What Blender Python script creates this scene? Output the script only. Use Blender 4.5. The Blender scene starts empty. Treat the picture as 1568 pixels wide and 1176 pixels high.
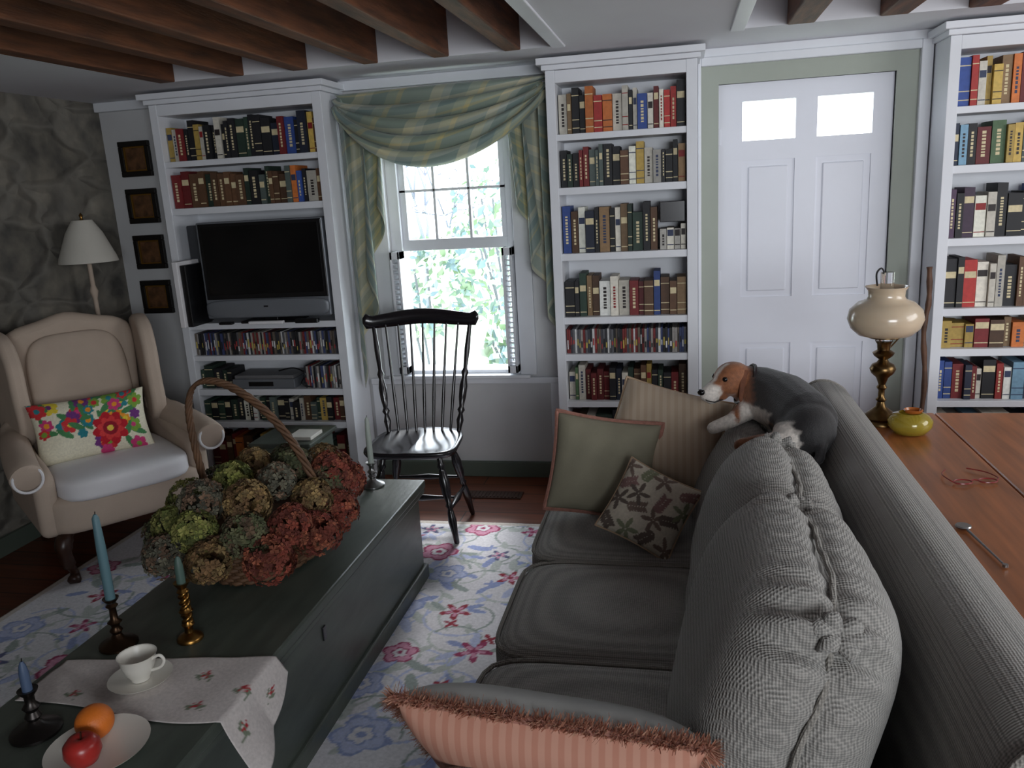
import bpy, bmesh, math, random
import numpy as np
from mathutils import Vector, Matrix, Euler
random.seed(7); rng=np.random.RandomState(5)
sc=bpy.context.scene
WY=4.31; BY=4.04; ZC=2.20; LX=-3.26
# ---------------------------------------------------------------- helpers
def lin(c):
    return tuple(((x/255)/12.92 if x/255<=0.04045 else (((x/255)+0.055)/1.055)**2.4) for x in c)
def mat(name,col,rough=0.6,metal=0.0,noise=0,nscale=8,bump=0,bscale=60,stretch=None,trans=0,sheen=0,spec=None,vcol=False,emit=None,bdist=0.004,alpha=None):
    m=bpy.data.materials.new(name);m.use_nodes=True;nt=m.node_tree;N=nt.nodes;L=nt.links
    b=N["Principled BSDF"];b.inputs["Roughness"].default_value=rough;b.inputs["Metallic"].default_value=metal
    c=lin(col) if max(col)>1 else col
    b.inputs["Base Color"].default_value=(*c,1)
    if trans: b.inputs["Transmission Weight"].default_value=trans
    if sheen: b.inputs["Sheen Weight"].default_value=sheen
    if spec is not None: b.inputs["Specular IOR Level"].default_value=spec
    tc=N.new("ShaderNodeTexCoord");mp=N.new("ShaderNodeMapping");L.new(tc.outputs["Object"],mp.inputs[0])
    if stretch: mp.inputs["Scale"].default_value=stretch
    src=None
    if vcol:
        a=N.new("ShaderNodeAttribute");a.attribute_name="Col";src=a.outputs["Color"];L.new(src,b.inputs["Base Color"])
    if noise:
        n=N.new("ShaderNodeTexNoise");n.inputs["Scale"].default_value=nscale;n.inputs["Detail"].default_value=6
        L.new(mp.outputs[0],n.inputs["Vector"])
        r=N.new("ShaderNodeMapRange");r.inputs[1].default_value=0.3;r.inputs[2].default_value=0.7
        r.inputs[3].default_value=1-noise;r.inputs[4].default_value=1+noise
        L.new(n.outputs["Fac"],r.inputs[0])
        mx=N.new("ShaderNodeMix");mx.data_type='RGBA';mx.blend_type='MULTIPLY';mx.inputs[0].default_value=1
        if src is not None: L.new(src,mx.inputs[6])
        else: mx.inputs[6].default_value=(*c,1)
        L.new(r.outputs[0],mx.inputs[7]);L.new(mx.outputs[2],b.inputs["Base Color"])
    if bump:
        n=N.new("ShaderNodeTexNoise");n.inputs["Scale"].default_value=bscale;n.inputs["Detail"].default_value=3
        L.new(mp.outputs[0],n.inputs["Vector"])
        bp=N.new("ShaderNodeBump");bp.inputs["Strength"].default_value=bump;bp.inputs["Distance"].default_value=bdist
        L.new(n.outputs["Fac"],bp.inputs["Height"]);L.new(bp.outputs[0],b.inputs["Normal"])
    return m
def G(name,loc=(0,0,0),rz=0,rot=None):
    e=bpy.data.objects.new(name,None);e.empty_display_size=0.05;sc.collection.objects.link(e)
    e.location=loc;e.rotation_euler=rot if rot else (0,0,rz);return e
def obj(name,vs,fs,m,parent=None,smooth=True,bevel=0,bseg=3,sub=0,M=None,vc=None,fc=None,ang=None):
    me=bpy.data.meshes.new(name);me.from_pydata([tuple(v) for v in vs],[],[tuple(f) for f in fs])
    bm=bmesh.new();bm.from_mesh(me)
    if fc is None: bmesh.ops.recalc_face_normals(bm,faces=bm.faces)
    bm.to_mesh(me);bm.free()
    if M is not None: me.transform(M)
    if m is not None:
        for mm in (m if isinstance(m,list) else [m]): me.materials.append(mm)
    if vc is not None:
        a=me.color_attributes.new("Col",'FLOAT_COLOR','POINT')
        arr=np.ones((len(vs),4));arr[:,:3]=vc;a.data.foreach_set("color",arr.ravel())
    if fc is not None:
        a=me.color_attributes.new("Col",'FLOAT_COLOR','CORNER');arr=[]
        for p in me.polygons:
            c=fc[p.index];arr+= [c[0],c[1],c[2],1]*p.loop_total
        a.data.foreach_set("color",arr)
    if smooth: me.polygons.foreach_set("use_smooth",[True]*len(me.polygons))
    if smooth and ang is not None:
        try: me.set_sharp_from_angle(angle=math.radians(ang))
        except Exception: pass
    o=bpy.data.objects.new(name,me);sc.collection.objects.link(o)
    if parent: o.parent=parent
    if bevel:
        b=o.modifiers.new("b",'BEVEL');b.width=bevel;b.segments=bseg;b.limit_method='ANGLE';b.angle_limit=math.radians(35);b.harden_normals=False
        if smooth:
            try: me.set_sharp_from_angle(angle=math.radians(50))
            except Exception: pass
    if sub:
        s=o.modifiers.new("s",'SUBSURF');s.levels=sub;s.render_levels=sub
    return o
BF=[(0,3,2,1),(4,5,6,7),(0,1,5,4),(1,2,6,5),(2,3,7,6),(3,0,4,7)]
def bv(b):
    x0,x1,y0,y1,z0,z1=b
    return [(x0,y0,z0),(x1,y0,z0),(x1,y1,z0),(x0,y1,z0),(x0,y0,z1),(x1,y0,z1),(x1,y1,z1),(x0,y1,z1)]
def boxes(name,bs,m,parent=None,bevel=0.0,M=None,bseg=2):
    vs=[];fs=[]
    for b in bs:
        k=len(vs);vs+=bv(b);fs+=[tuple(i+k for i in f) for f in BF]
    return obj(name,vs,fs,m,parent,smooth=False,bevel=bevel,bseg=bseg,M=M)
def tube_geo(pts,rad,n=10,closed=False):
    P=[Vector(p) for p in pts];K=len(P)
    if not hasattr(rad,'__len__'): rad=[rad]*K
    rad=list(rad)[:K]+[list(rad)[-1]]*max(0,K-len(rad))
    vs=[];fs=[];T=[]
    for i in range(K):
        if closed: t=P[(i+1)%K]-P[i-1]
        else: t=P[min(i+1,K-1)]-P[max(i-1,0)]
        if t.length<1e-9: t=Vector((0,0,1))
        T.append(t.normalized())
    u=T[0].orthogonal().normalized()
    for i in range(K):
        if i>0:
            q=T[i-1].rotation_difference(T[i]);u=q@u
            u=(u-T[i]*u.dot(T[i])).normalized()
        w=T[i].cross(u)
        for j in range(n):
            a=2*math.pi*j/n;vs.append(P[i]+(u*math.cos(a)+w*math.sin(a))*rad[i])
    for i in range(K-1 if not closed else K):
        i2=(i+1)%K
        for j in range(n):
            fs.append((i*n+j,i*n+(j+1)%n,i2*n+(j+1)%n,i2*n+j))
    if not closed:
        fs.append(tuple(range(n))[::-1]);fs.append(tuple((K-1)*n+j for j in range(n)))
    return vs,fs
def tube(name,pts,rad,m,parent=None,n=10,closed=False,ang=50,M=None):
    v,f=tube_geo(pts,rad,n,closed);return obj(name,v,f,m,parent,ang=ang,M=M)
def turned(name,p0,p1,prof,m,parent,n=14):
    p0=Vector(p0);p1=Vector(p1)
    return tube(name,[p0.lerp(p1,t) for t,r in prof],[r for t,r in prof],m,parent,n,ang=60)
def lathe(name,prof,m,parent=None,loc=(0,0,0),n=28,sx=1,sy=1,ang=50,M=None):
    vs=[];fs=[];K=len(prof)
    for r,z in prof:
        for j in range(n):
            a=2*math.pi*j/n;vs.append((loc[0]+r*sx*math.cos(a),loc[1]+r*sy*math.sin(a),loc[2]+z))
    for i in range(K-1):
        for j in range(n):
            fs.append((i*n+j,i*n+(j+1)%n,(i+1)*n+(j+1)%n,(i+1)*n+j))
    if prof[0][0]>1e-4: fs.append(tuple(range(n))[::-1])
    if prof[-1][0]>1e-4: fs.append(tuple((K-1)*n+j for j in range(n)))
    return obj(name,vs,fs,m,parent,ang=ang,M=M)
def merge(parts):
    vs=[];fs=[]
    for v,f in parts:
        k=len(vs);vs+=list(v);fs+=[tuple(i+k for i in q) for q in f]
    return vs,fs
_cube={}
def cubegrid(n):
    if n in _cube: return _cube[n]
    bm=bmesh.new();bmesh.ops.create_cube(bm,size=2)
    bmesh.ops.subdivide_edges(bm,edges=bm.edges,cuts=n,use_grid_fill=True)
    bm.verts.ensure_lookup_table()
    v=np.array([tuple(x.co) for x in bm.verts]);f=[tuple(x.index for x in q.verts) for q in bm.faces];bm.free()
    _cube[n]=(v,f);return v,f
def puffmap(v,size,p):
    q=np.tan(v*math.pi/4*0.98)/math.tan(math.pi/4*0.98)
    pn=(np.abs(q)**p).sum(1)**(1/p)
    return q/pn[:,None]*np.array(size)
def puff(name,size,p,m,parent=None,loc=(0,0,0),rot=(0,0,0),n=14,fn=None):
    v,f=cubegrid(n);w=puffmap(v,size,p)
    if fn: w=fn(w)
    M=Matrix.Translation(loc)@Euler(rot).to_matrix().to_4x4()
    return obj(name,w,f,m,parent,M=M)
def slab(name,outline,th,m,parent,M=None,bevel=0.03,bseg=4,axis='y'):
    n=len(outline);vs=[];
    for s in (-th/2,th/2):
        for a,b in outline:
            vs.append((a,s,b) if axis=='y' else ((s,a,b) if axis=='x' else (a,b,s)))
    fs=[tuple(range(n))[::-1],tuple(range(n,2*n))]+[(i,(i+1)%n,n+(i+1)%n,n+i) for i in range(n)]
    return obj(name,vs,fs,m,parent,bevel=bevel,bseg=bseg,M=M)
def smoothcurve(pts,n=8,closed=False):
    P=[Vector(p) for p in pts];K=len(P);out=[]
    rngi=range(K if closed else K-1)
    for i in rngi:
        p0=P[(i-1)%K] if closed or i>0 else P[i]
        p1=P[i];p2=P[(i+1)%K];p3=P[(i+2)%K] if closed or i+2<K else p2
        for j in range(n):
            t=j/n
            out.append(0.5*((2*p1)+(-p0+p2)*t+(2*p0-5*p1+4*p2-p3)*t*t+(-p0+3*p1-3*p2+p3)*t**3))
    if not closed: out.append(P[-1])
    return out
def grid(nu,nv):
    fs=[]
    for i in range(nu-1):
        for j in range(nv-1):
            fs.append((i*nv+j,(i+1)*nv+j,(i+1)*nv+j+1,i*nv+j+1))
    return fs
def paint(U,V,base,items):
    C=np.ones((U.size,3))*np.array(base)
    U=U.ravel();V=V.ravel()
    for it in items:
        k,cx,cy,r,rot,col=it[:6]
        sel=np.where((np.abs(U-cx)<r*1.3+0.01)&(np.abs(V-cy)<r*1.3+0.01))[0]
        dx=U[sel]-cx;dy=V[sel]-cy;ca,sa=math.cos(rot),math.sin(rot);x=dx*ca+dy*sa;y=-dx*sa+dy*ca
        if k=='f':
            pet=it[6] if len(it)>6 else 5
            R=np.hypot(x,y);th=np.arctan2(y,x);mk=R<r*(0.62+0.38*np.cos(pet*th))
        elif k=='p':
            pet=it[6];R=np.hypot(x,y);th=np.arctan2(y,x);mk=R<r*(0.72+0.28*np.abs(np.cos(pet*th/2)))
        elif k=='l': mk=(x/r)**2+(y/(r*0.36))**2<1
        elif k=='d': mk=np.hypot(x,y)<r
        elif k=='c': mk=(np.abs(np.hypot(x,y)-r)<it[6])&(x>0)
        C[sel[mk]]=np.array(col)
    return C
def pillow(name,w,h,t,M,m,parent=None,n=34,items=None,base=None,pipe=None,piper=0.006,k=0.07,wr=0.004,seed=0,backm=None):
    a=np.linspace(-1,1,n);U,V=np.meshgrid(a,a,indexing='ij')
    X=w/2*U*(1-k*(1-V**2));Y=h/2*V*(1-k*(1-U**2))
    e=((1-U**4)*(1-V**4))
    Z=t/2*np.clip(e,0,1)**0.55
    Z=Z+wr*np.sin(7*U+3*V+seed)*np.sin(5*V-4*U+seed*2)*e
    Z[(np.abs(U)>0.999)|(np.abs(V)>0.999)]=0
    f=grid(n,n);N=n*n
    vs=np.concatenate([np.stack([X,Y,Z],-1).reshape(-1,3),np.stack([X,Y,-Z],-1).reshape(-1,3)])
    bd=lambda i:(i//n in(0,n-1)) or (i%n in(0,n-1))
    fs=list(f)+[tuple((i if bd(i) else i+N) for i in q)[::-1] for q in f]
    vc=None
    if items is not None:
        c=paint(U*w/2,V*h/2,base,items);vc=np.concatenate([c,c])
    e0=G(name) if parent is None else parent
    obj("cover",vs,fs,m,e0,M=M,vc=vc)
    if pipe:
        bdp=[(X[i,0],Y[i,0],0) for i in range(n)]+[(X[-1,j],Y[-1,j],0) for j in range(1,n)]+[(X[i,-1],Y[i,-1],0) for i in range(n-2,-1,-1)]+[(X[0,j],Y[0,j],0) for j in range(n-2,0,-1)]
        tube("piping",bdp,piper,pipe,e0,n=6,closed=True,M=M)
    return e0
def TR(loc,rot): return Matrix.Translation(loc)@Euler(rot,'XYZ').to_matrix().to_4x4()
def frame(loc,xa,ya):
    xa=Vector(xa).normalized();ya=Vector(ya);ya=(ya-xa*ya.dot(xa)).normalized();za=xa.cross(ya)
    M=Matrix.Identity(4)
    for i in range(3): M[i][0]=xa[i];M[i][1]=ya[i];M[i][2]=za[i];M[i][3]=loc[i]
    return M
# ---------------------------------------------------------------- materials
WHITE=mat("painted_white_wood",(224,226,231),0.45,noise=0.03,nscale=5)
DOORW=mat("door_white",(232,234,243),0.42,noise=0.02,nscale=3)
WALL=mat("plaster_wall",(202,202,203),0.8,noise=0.05,nscale=3,bump=0.15,bscale=30)
CEIL=mat("plaster_ceiling",(218,218,223),0.85,noise=0.03,nscale=2,bump=0.1,bscale=20)
SAGE=mat("sage_green_paint",(166,172,161),0.6,noise=0.04,nscale=4)
BASEG=mat("dark_green_base",(92,102,92),0.5)
BEAM=mat("beam_wood",(98,58,33),0.7,noise=0.5,nscale=6,bump=0.5,bscale=30,stretch=(6,0.7,6))
DARKW=mat("dark_wood",(52,30,20),0.35,noise=0.3,nscale=8,stretch=(4,4,1))
BLACK=mat("black_paint",(26,23,27),0.22,spec=0.8)
BLK=mat("black_plastic",(14,14,16),0.35)
SCREEN=mat("tv_glass",(8,8,10),0.12)
SILVER=mat("silver_plastic",(120,124,130),0.4,metal=0.3)
BRASS=mat("brass",(140,104,54),0.3,metal=1,noise=0.2,nscale=20)
BRONZE=mat("aged_brass",(104,82,52),0.32,metal=1,noise=0.25,nscale=20)
PEWTER=mat("pewter",(150,150,150),0.3,metal=1)
GLASS=mat("clear_glass",(250,250,250),0.03,trans=1)
PANE=bpy.data.materials.new("window_glass");PANE.use_nodes=True
_n=PANE.node_tree;_n.nodes.clear();_t=_n.nodes.new("ShaderNodeBsdfTransparent");_g=_n.nodes.new("ShaderNodeBsdfGlossy");_g.inputs["Roughness"].default_value=0.02
_m=_n.nodes.new("ShaderNodeMixShader");_m.inputs[0].default_value=0.05;_o=_n.nodes.new("ShaderNodeOutputMaterial")
_n.links.new(_t.outputs[0],_m.inputs[1]);_n.links.new(_g.outputs[0],_m.inputs[2]);_n.links.new(_m.outputs[0],_o.inputs[0])
CREAMUP=mat("cream_upholstery",(184,166,150),0.85,noise=0.05,nscale=10,bump=0.3,bscale=300,bdist=0.001)
CREAMCU=mat("cream_seat_fabric",(228,226,228),0.85,noise=0.03,bump=0.2,bscale=200,bdist=0.001)
PLATEW=mat("white_china",(222,218,208),0.25)
VC=mat("book_cloth",(100,100,100),0.6,vcol=True,noise=0.12,nscale=60)
VCF=mat("printed_fabric",(100,100,100),0.9,vcol=True,noise=0.1,nscale=120,bump=0.3,bscale=400,bdist=0.001)
def weave(name,c1,c2,s=380,bumpd=0.0016):
    m=mat(name,c1,0.9);nt=m.node_tree;N=nt.nodes;L=nt.links;b=N["Principled BSDF"]
    b.inputs["Sheen Weight"].default_value=0.15
    tc=N.new("ShaderNodeTexCoord");w=[]
    for d in ('X','Y','Z'):
        q=N.new("ShaderNodeTexWave");q.bands_direction=d;q.inputs["Scale"].default_value=s/6.28;q.inputs["Distortion"].default_value=1.2;q.inputs["Detail"].default_value=1;q.inputs["Detail Scale"].default_value=2
        L.new(tc.outputs["Object"],q.inputs["Vector"]);w.append(q)
    mm=N.new("ShaderNodeMath");mm.operation='ADD';L.new(w[0].outputs["Fac"],mm.inputs[0]);L.new(w[1].outputs["Fac"],mm.inputs[1])
    m2=N.new("ShaderNodeMath");m2.operation='ADD';L.new(mm.outputs[0],m2.inputs[0]);L.new(w[2].outputs["Fac"],m2.inputs[1])
    r=N.new("ShaderNodeMapRange");r.inputs[1].default_value=0.6;r.inputs[2].default_value=2.4;L.new(m2.outputs[0],r.inputs[0])
    mx=N.new("ShaderNodeMix");mx.data_type='RGBA';mx.inputs[6].default_value=(*lin(c1),1);mx.inputs[7].default_value=(*lin(c2),1)
    L.new(r.outputs[0],mx.inputs[0]);L.new(mx.outputs[2],b.inputs["Base Color"])
    bp=N.new("ShaderNodeBump");bp.inputs["Strength"].default_value=0.6;bp.inputs["Distance"].default_value=bumpd
    L.new(m2.outputs[0],bp.inputs["Height"]);L.new(bp.outputs[0],b.inputs["Normal"]);return m
SOFA=weave("sofa_weave",(114,112,108),(158,154,148))
SOFAP=weave("sofa_pipe",(118,114,108),(148,143,135))
def woodplank(name,c1,c2,bw=2.2,rh=0.13,rough=0.35):
    m=mat(name,c1,rough);nt=m.node_tree;N=nt.nodes;L=nt.links;b=N["Principled BSDF"]
    tc=N.new("ShaderNodeTexCoord");br=N.new("ShaderNodeTexBrick");L.new(tc.outputs["Object"],br.inputs["Vector"])
    br.inputs["Scale"].default_value=1;br.inputs["Brick Width"].default_value=bw;br.inputs["Row Height"].default_value=rh
    br.inputs["Mortar Size"].default_value=0.003;br.inputs["Color1"].default_value=(*lin(c1),1);br.inputs["Color2"].default_value=(*lin(c2),1);br.inputs["Mortar"].default_value=(0.01,0.006,0.004,1)
    mp=N.new("ShaderNodeMapping");mp.inputs["Scale"].default_value=(1.5,18,18);L.new(tc.outputs["Object"],mp.inputs[0])
    n=N.new("ShaderNodeTexNoise");n.inputs["Scale"].default_value=2.5;n.inputs["Detail"].default_value=8;L.new(mp.outputs[0],n.inputs["Vector"])
    r=N.new("ShaderNodeMapRange");r.inputs[1].default_value=0.3;r.inputs[2].default_value=0.7;r.inputs[3].default_value=0.7;r.inputs[4].default_value=1.25;L.new(n.outputs["Fac"],r.inputs[0])
    mx=N.new("ShaderNodeMix");mx.data_type='RGBA';mx.blend_type='MULTIPLY';mx.inputs[0].default_value=1
    L.new(br.outputs["Color"],mx.inputs[6]);L.new(r.outputs[0],mx.inputs[7]);L.new(mx.outputs[2],b.inputs["Base Color"]);return m
FLOOR=woodplank("wood_floor",(112,60,38),(90,47,30))
TABLEW=mat("table_wood",(144,86,48),0.3,noise=0.3,nscale=3,stretch=(14,1.0,14))
TRUNK=mat("trunk_paint",(76,83,75),0.36,noise=0.22,nscale=5,bump=0.2,bscale=12,stretch=(4,1,4))
def stone():
    m=mat("stone_wall",(90,88,82),0.95);nt=m.node_tree;N=nt.nodes;L=nt.links;b=N["Principled BSDF"]
    tc=N.new("ShaderNodeTexCoord");mp=N.new("ShaderNodeMapping");mp.inputs["Scale"].default_value=(1,0.75,1.5);L.new(tc.outputs["Object"],mp.inputs[0])
    n0=N.new("ShaderNodeTexNoise");n0.inputs["Scale"].default_value=3;L.new(mp.outputs[0],n0.inputs["Vector"])
    ma=N.new("ShaderNodeMix");ma.data_type='RGBA';ma.inputs[0].default_value=0.22;L.new(mp.outputs[0],ma.inputs[6]);L.new(n0.outputs["Color"],ma.inputs[7])
    v=N.new("ShaderNodeTexVoronoi");v.inputs["Scale"].default_value=3.6;v.feature='SMOOTH_F1';v.inputs["Smoothness"].default_value=0.35;L.new(ma.outputs[2],v.inputs["Vector"])
    ve=N.new("ShaderNodeTexVoronoi");ve.inputs["Scale"].default_value=3.6;ve.feature='DISTANCE_TO_EDGE';L.new(ma.outputs[2],ve.inputs["Vector"])
    n=N.new("ShaderNodeTexNoise");n.inputs["Scale"].default_value=7;n.inputs["Detail"].default_value=9;L.new(tc.outputs["Object"],n.inputs["Vector"])
    cr=N.new("ShaderNodeValToRGB");e=cr.color_ramp.elements;e[0].position=0.32;e[0].color=(*lin((84,82,78)),1);e[1].position=0.7;e[1].color=(*lin((136,130,118)),1);L.new(n.outputs["Fac"],cr.inputs[0])
    sep=N.new("ShaderNodeSeparateColor");L.new(v.outputs["Color"],sep.inputs[0])
    mr=N.new("ShaderNodeMapRange");mr.inputs[3].default_value=0.65;mr.inputs[4].default_value=1.25;L.new(sep.outputs[0],mr.inputs[0])
    mx=N.new("ShaderNodeMix");mx.data_type='RGBA';mx.blend_type='MULTIPLY';mx.inputs[0].default_value=1;L.new(cr.outputs[0],mx.inputs[6]);L.new(mr.outputs[0],mx.inputs[7])
    er=N.new("ShaderNodeMapRange");er.interpolation_type='SMOOTHSTEP';er.inputs[1].default_value=0.0;er.inputs[2].default_value=0.14;L.new(ve.outputs["Distance"],er.inputs[0])
    e2=N.new("ShaderNodeMapRange");e2.inputs[3].default_value=0.45;e2.inputs[4].default_value=1.0;L.new(er.outputs[0],e2.inputs[0])
    m3=N.new("ShaderNodeMix");m3.data_type='RGBA';m3.inputs[6].default_value=(*lin((126,122,114)),1);L.new(e2.outputs[0],m3.inputs[0]);L.new(mx.outputs[2],m3.inputs[7])
    L.new(m3.outputs[2],b.inputs["Base Color"])
    ad=N.new("ShaderNodeMath");ad.operation='MULTIPLY_ADD';ad.inputs[1].default_value=0.8;L.new(n.outputs["Fac"],ad.inputs[0]);L.new(er.outputs[0],ad.inputs[2])
    bp=N.new("ShaderNodeBump");bp.inputs["Strength"].default_value=0.7;bp.inputs["Distance"].default_value=0.03;L.new(ad.outputs[0],bp.inputs["Height"]);L.new(bp.outputs[0],b.inputs["Normal"])
    return m
STONE=stone()
# ---------------------------------------------------------------- room shell
RX=3.0; RY=-2.3
boxes("floor",[(LX-0.2,RX+0.2,RY-0.2,WY+0.2,-0.1,0)],FLOOR)
wx0,wx1,wz0,wz1=-1.58,-0.88,0.60,1.98
dx0,dx1,dz1=0.175,0.98,2.035
boxes("wall_back",[(LX-0.2,wx0,WY,WY+0.16,0,2.45),(wx0,wx1,WY,WY+0.16,0,wz0),(wx0,wx1,WY,WY+0.16,wz1,2.45),
 (wx1,dx0,WY,WY+0.16,0,2.45),(dx0,dx1,WY,WY+0.16,dz1,2.45),(dx1,RX+0.2,WY,WY+0.16,0,2.45)],WALL)
boxes("wall_left",[(LX-0.2,LX,RY-0.2,WY,0,2.45)],STONE)
boxes("wall_right",[(RX,RX+0.2,RY-0.2,WY,0,2.45)],WALL)
boxes("wall_front",[(LX-0.2,RX+0.2,RY-0.2,RY,0,2.45)],WALL)
SE=3.80
boxes("ceiling",[(LX-0.2,RX+0.2,RY-0.2,WY+0.16,2.42,2.55),
 (LX,RX,SE,WY,ZC,2.42),(LX,-2.52,RY,SE,ZC,2.42),(-0.50,0.20,RY,SE,ZC,2.42),(1.75,RX,RY,SE,ZC,2.42)],CEIL)
boxes("trim_1",[(-0.56,-0.50,RY,SE,ZC-0.008,ZC+0.02),(0.20,0.26,RY,SE,ZC-0.008,ZC+0.02),(LX,-2.8,4.27,4.31,ZC-0.05,ZC),(-1.78,-0.62,4.27,4.31,ZC-0.05,ZC),(0.08,1.13,4.27,4.31,ZC-0.04,ZC)],WHITE,bevel=0.004)
for xr,w in ((-0.70,0.075),(-1.03,0.075),(-1.37,0.075),(-1.72,0.08),(-2.05,0.08),(-2.42,0.085),(0.54,0.11),(0.90,0.11),(1.24,0.12),(1.60,0.11)):
    boxes("ceiling_beam",[(xr-w,xr,RY+0.01,SE-0.002,ZC-0.003,2.415)],BEAM,bevel=0.006)
boxes("baseboard_back",[(LX,-2.8,4.285,4.309,0,0.09),(-1.76,-0.64,4.285,4.309,0,0.09)],BASEG,bevel=0.004)
boxes("baseboard_left",[(LX+0.001,LX+0.02,RY,4.28,0,0.09)],BASEG)
boxes("trim_2",[(-1.76,-0.64,4.285,4.309,0.55,0.585),(-1.64,-0.82,4.255,4.309,0.585,0.605),
 (-1.76,-1.68,4.297,4.309,0.09,0.55),(-0.72,-0.64,4.297,4.309,0.09,0.55)],WHITE,bevel=0.004)
# window
wn=G("window_1")
boxes("casing",[(wx0-0.09,wx0,4.285,4.31,wz0,wz1+0.09),(wx1,wx1+0.09,4.285,4.31,wz0,wz1+0.09),(wx0-0.09,wx1+0.09,4.285,4.31,wz1,wz1+0.09)],WHITE,wn,bevel=0.004)
fy0,fy1=4.36,4.395
gx0,gx1=-1.52,-0.92
boxes("sash_frame",[(wx0,gx0,4.33,4.44,wz0,wz1),(gx1,wx1,4.33,4.44,wz0,wz1),(gx0,gx1,4.33,4.44,wz1-0.06,wz1),(wx0,wx1,4.31,4.46,wz0,wz0+0.025),
 (gx0,gx1,fy0,fy1+0.02,1.295,1.355),
 (gx0,gx0+0.035,fy0,fy1,1.355,wz1),(gx1-0.035,gx1,fy0,fy1,1.355,wz1),
 (gx0+0.19,gx0+0.205,fy0,fy1,1.355,wz1),(gx0+0.385,gx0+0.40,fy0,fy1,1.355,wz1),(gx0,gx1,fy0,fy1,1.61,1.625)],WHITE,wn,bevel=0.002)
boxes("pane",[(gx0,gx1,4.376,4.379,1.355,wz1-0.05)],PANE,wn)
for s,x0 in ((1,-1.565),(-1,-0.94)):
    bs=[(x0,x0+0.012,4.24,4.325,0.62,1.30),(x0+0.043,x0+0.055,4.24,4.325,0.62,1.30),(x0,x0+0.055,4.24,4.325,0.62,0.66),(x0,x0+0.055,4.24,4.325,1.26,1.30)]
    bs+= [(x0+0.012,x0+0.043,4.25,4.30,0.67+i*0.028,0.676+i*0.028) for i in range(21)]
    boxes("shutter",bs,WHITE,wn,bevel=0.001)
# door
dr=G("door_1")
pz=[(0.29,0.54),(0.64,0.89)]
th0,th1=4.33,4.37
boxes("slab",[(dx0,0.29,th0,th1,0.01,dz1),(0.54,0.64,th0,th1,0.01,dz1),(0.89,dx1,th0,th1,0.01,dz1)]+
 [(a,b,th0,th1,1.95,dz1) for a,b in pz]+[(a,b,th0+0.008,th1,0.12,0.75) for a,b in pz]+[(a,b,th0+0.008,th1,0.99,1.67) for a,b in pz]+
 [(a,b,th0,th1,z0,z1) for a,b in pz for z0,z1 in ((0.01,0.12),(0.75,0.99),(1.67,1.765))],DOORW,dr)
boxes("raised_panel",[(a+0.03,b-0.03,th0+0.001,th1-0.01,z0+0.03,z1-0.03) for a,b in pz for z0,z1 in ((0.12,0.75),(0.99,1.67))],DOORW,dr,bevel=0.006)
boxes("pane",[(a,b,th0+0.018,th0+0.022,1.765,1.95) for a,b in pz],PANE,dr)
boxes("hinge",[(dx0-0.006,dx0+0.012,th0-0.006,th0,1.05,1.13),(dx0-0.006,dx0+0.012,th0-0.006,th0,1.75,1.83)],DOORW,dr,bevel=0.002)
boxes("jamb",[(dx0-0.085,dx0,4.295,4.33,0,2.12),(dx1,dx1+0.10,4.295,4.33,0,2.12),(dx0,dx1,4.295,4.33,dz1,2.12)],SAGE,dr)
boxes("casing",[(0.075,0.092,4.26,4.31,0,2.16),(1.075,1.125,4.26,4.31,0,2.16),(0.092,1.075,4.26,4.31,2.12,2.16)],WHITE,dr,bevel=0.004)
# ---------------------------------------------------------------- bookcases
SH=[(1.81,1.84),(1.555,1.59),(1.235,1.27),(0.915,0.95),(0.725,0.76),(0.48,0.51),(0.24,0.27)]
SHL=[(1.81,1.84),(1.56,1.595),(0.93,0.965),(0.75,0.78),(0.55,0.585),(0.36,0.395),(0.08,0.11)]
def bookcase(xs,sh):
    x0,x1=xs[0],xs[-1];bs=[(x0+0.045,x1-0.05,4.285,4.305,0,2.10)]
    bs+=[(x0,x0+0.045,BY,4.305,0,2.132),(x1-0.05,x1,BY,4.305,0,2.132)]
    for x in xs[1:-1]: bs.append((x-0.02,x+0.02,BY+0.001,4.29,0,2.08))
    bs.append((x0+0.045,x1-0.05,BY+0.001,4.29,2.075,2.131));bs.append((x0+0.045,x1-0.05,BY+0.01,4.285,0,0.08))
    bs.append((x0-0.015,x1+0.015,BY-0.02,4.30,2.1325,2.155));bs.append((x0-0.035,x1+0.035,BY-0.045,4.30,2.1555,2.185))
    for a,b in sh: bs.append((x0+0.045,x1-0.05,BY+0.006,4.285,a,b))
    return boxes("bookcase",bs,WHITE,bevel=0.002)
bookcase([-2.755,-1.78],SHL);bookcase([-0.635,0.07],SH);bookcase([1.13,2.0,2.85],SH)
pal=dict(K=(30,30,34),G=(42,60,50),R=(108,32,34),r=(178,52,48),W=(222,216,202),w=(196,192,184),B=(50,76,144),b=(120,158,182),O=(198,112,54),Y=(200,168,86),N=(92,64,44),T=(90,102,98),D=(36,43,62),P=(78,56,80),g=(90,122,84),C=(140,112,80))
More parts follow.
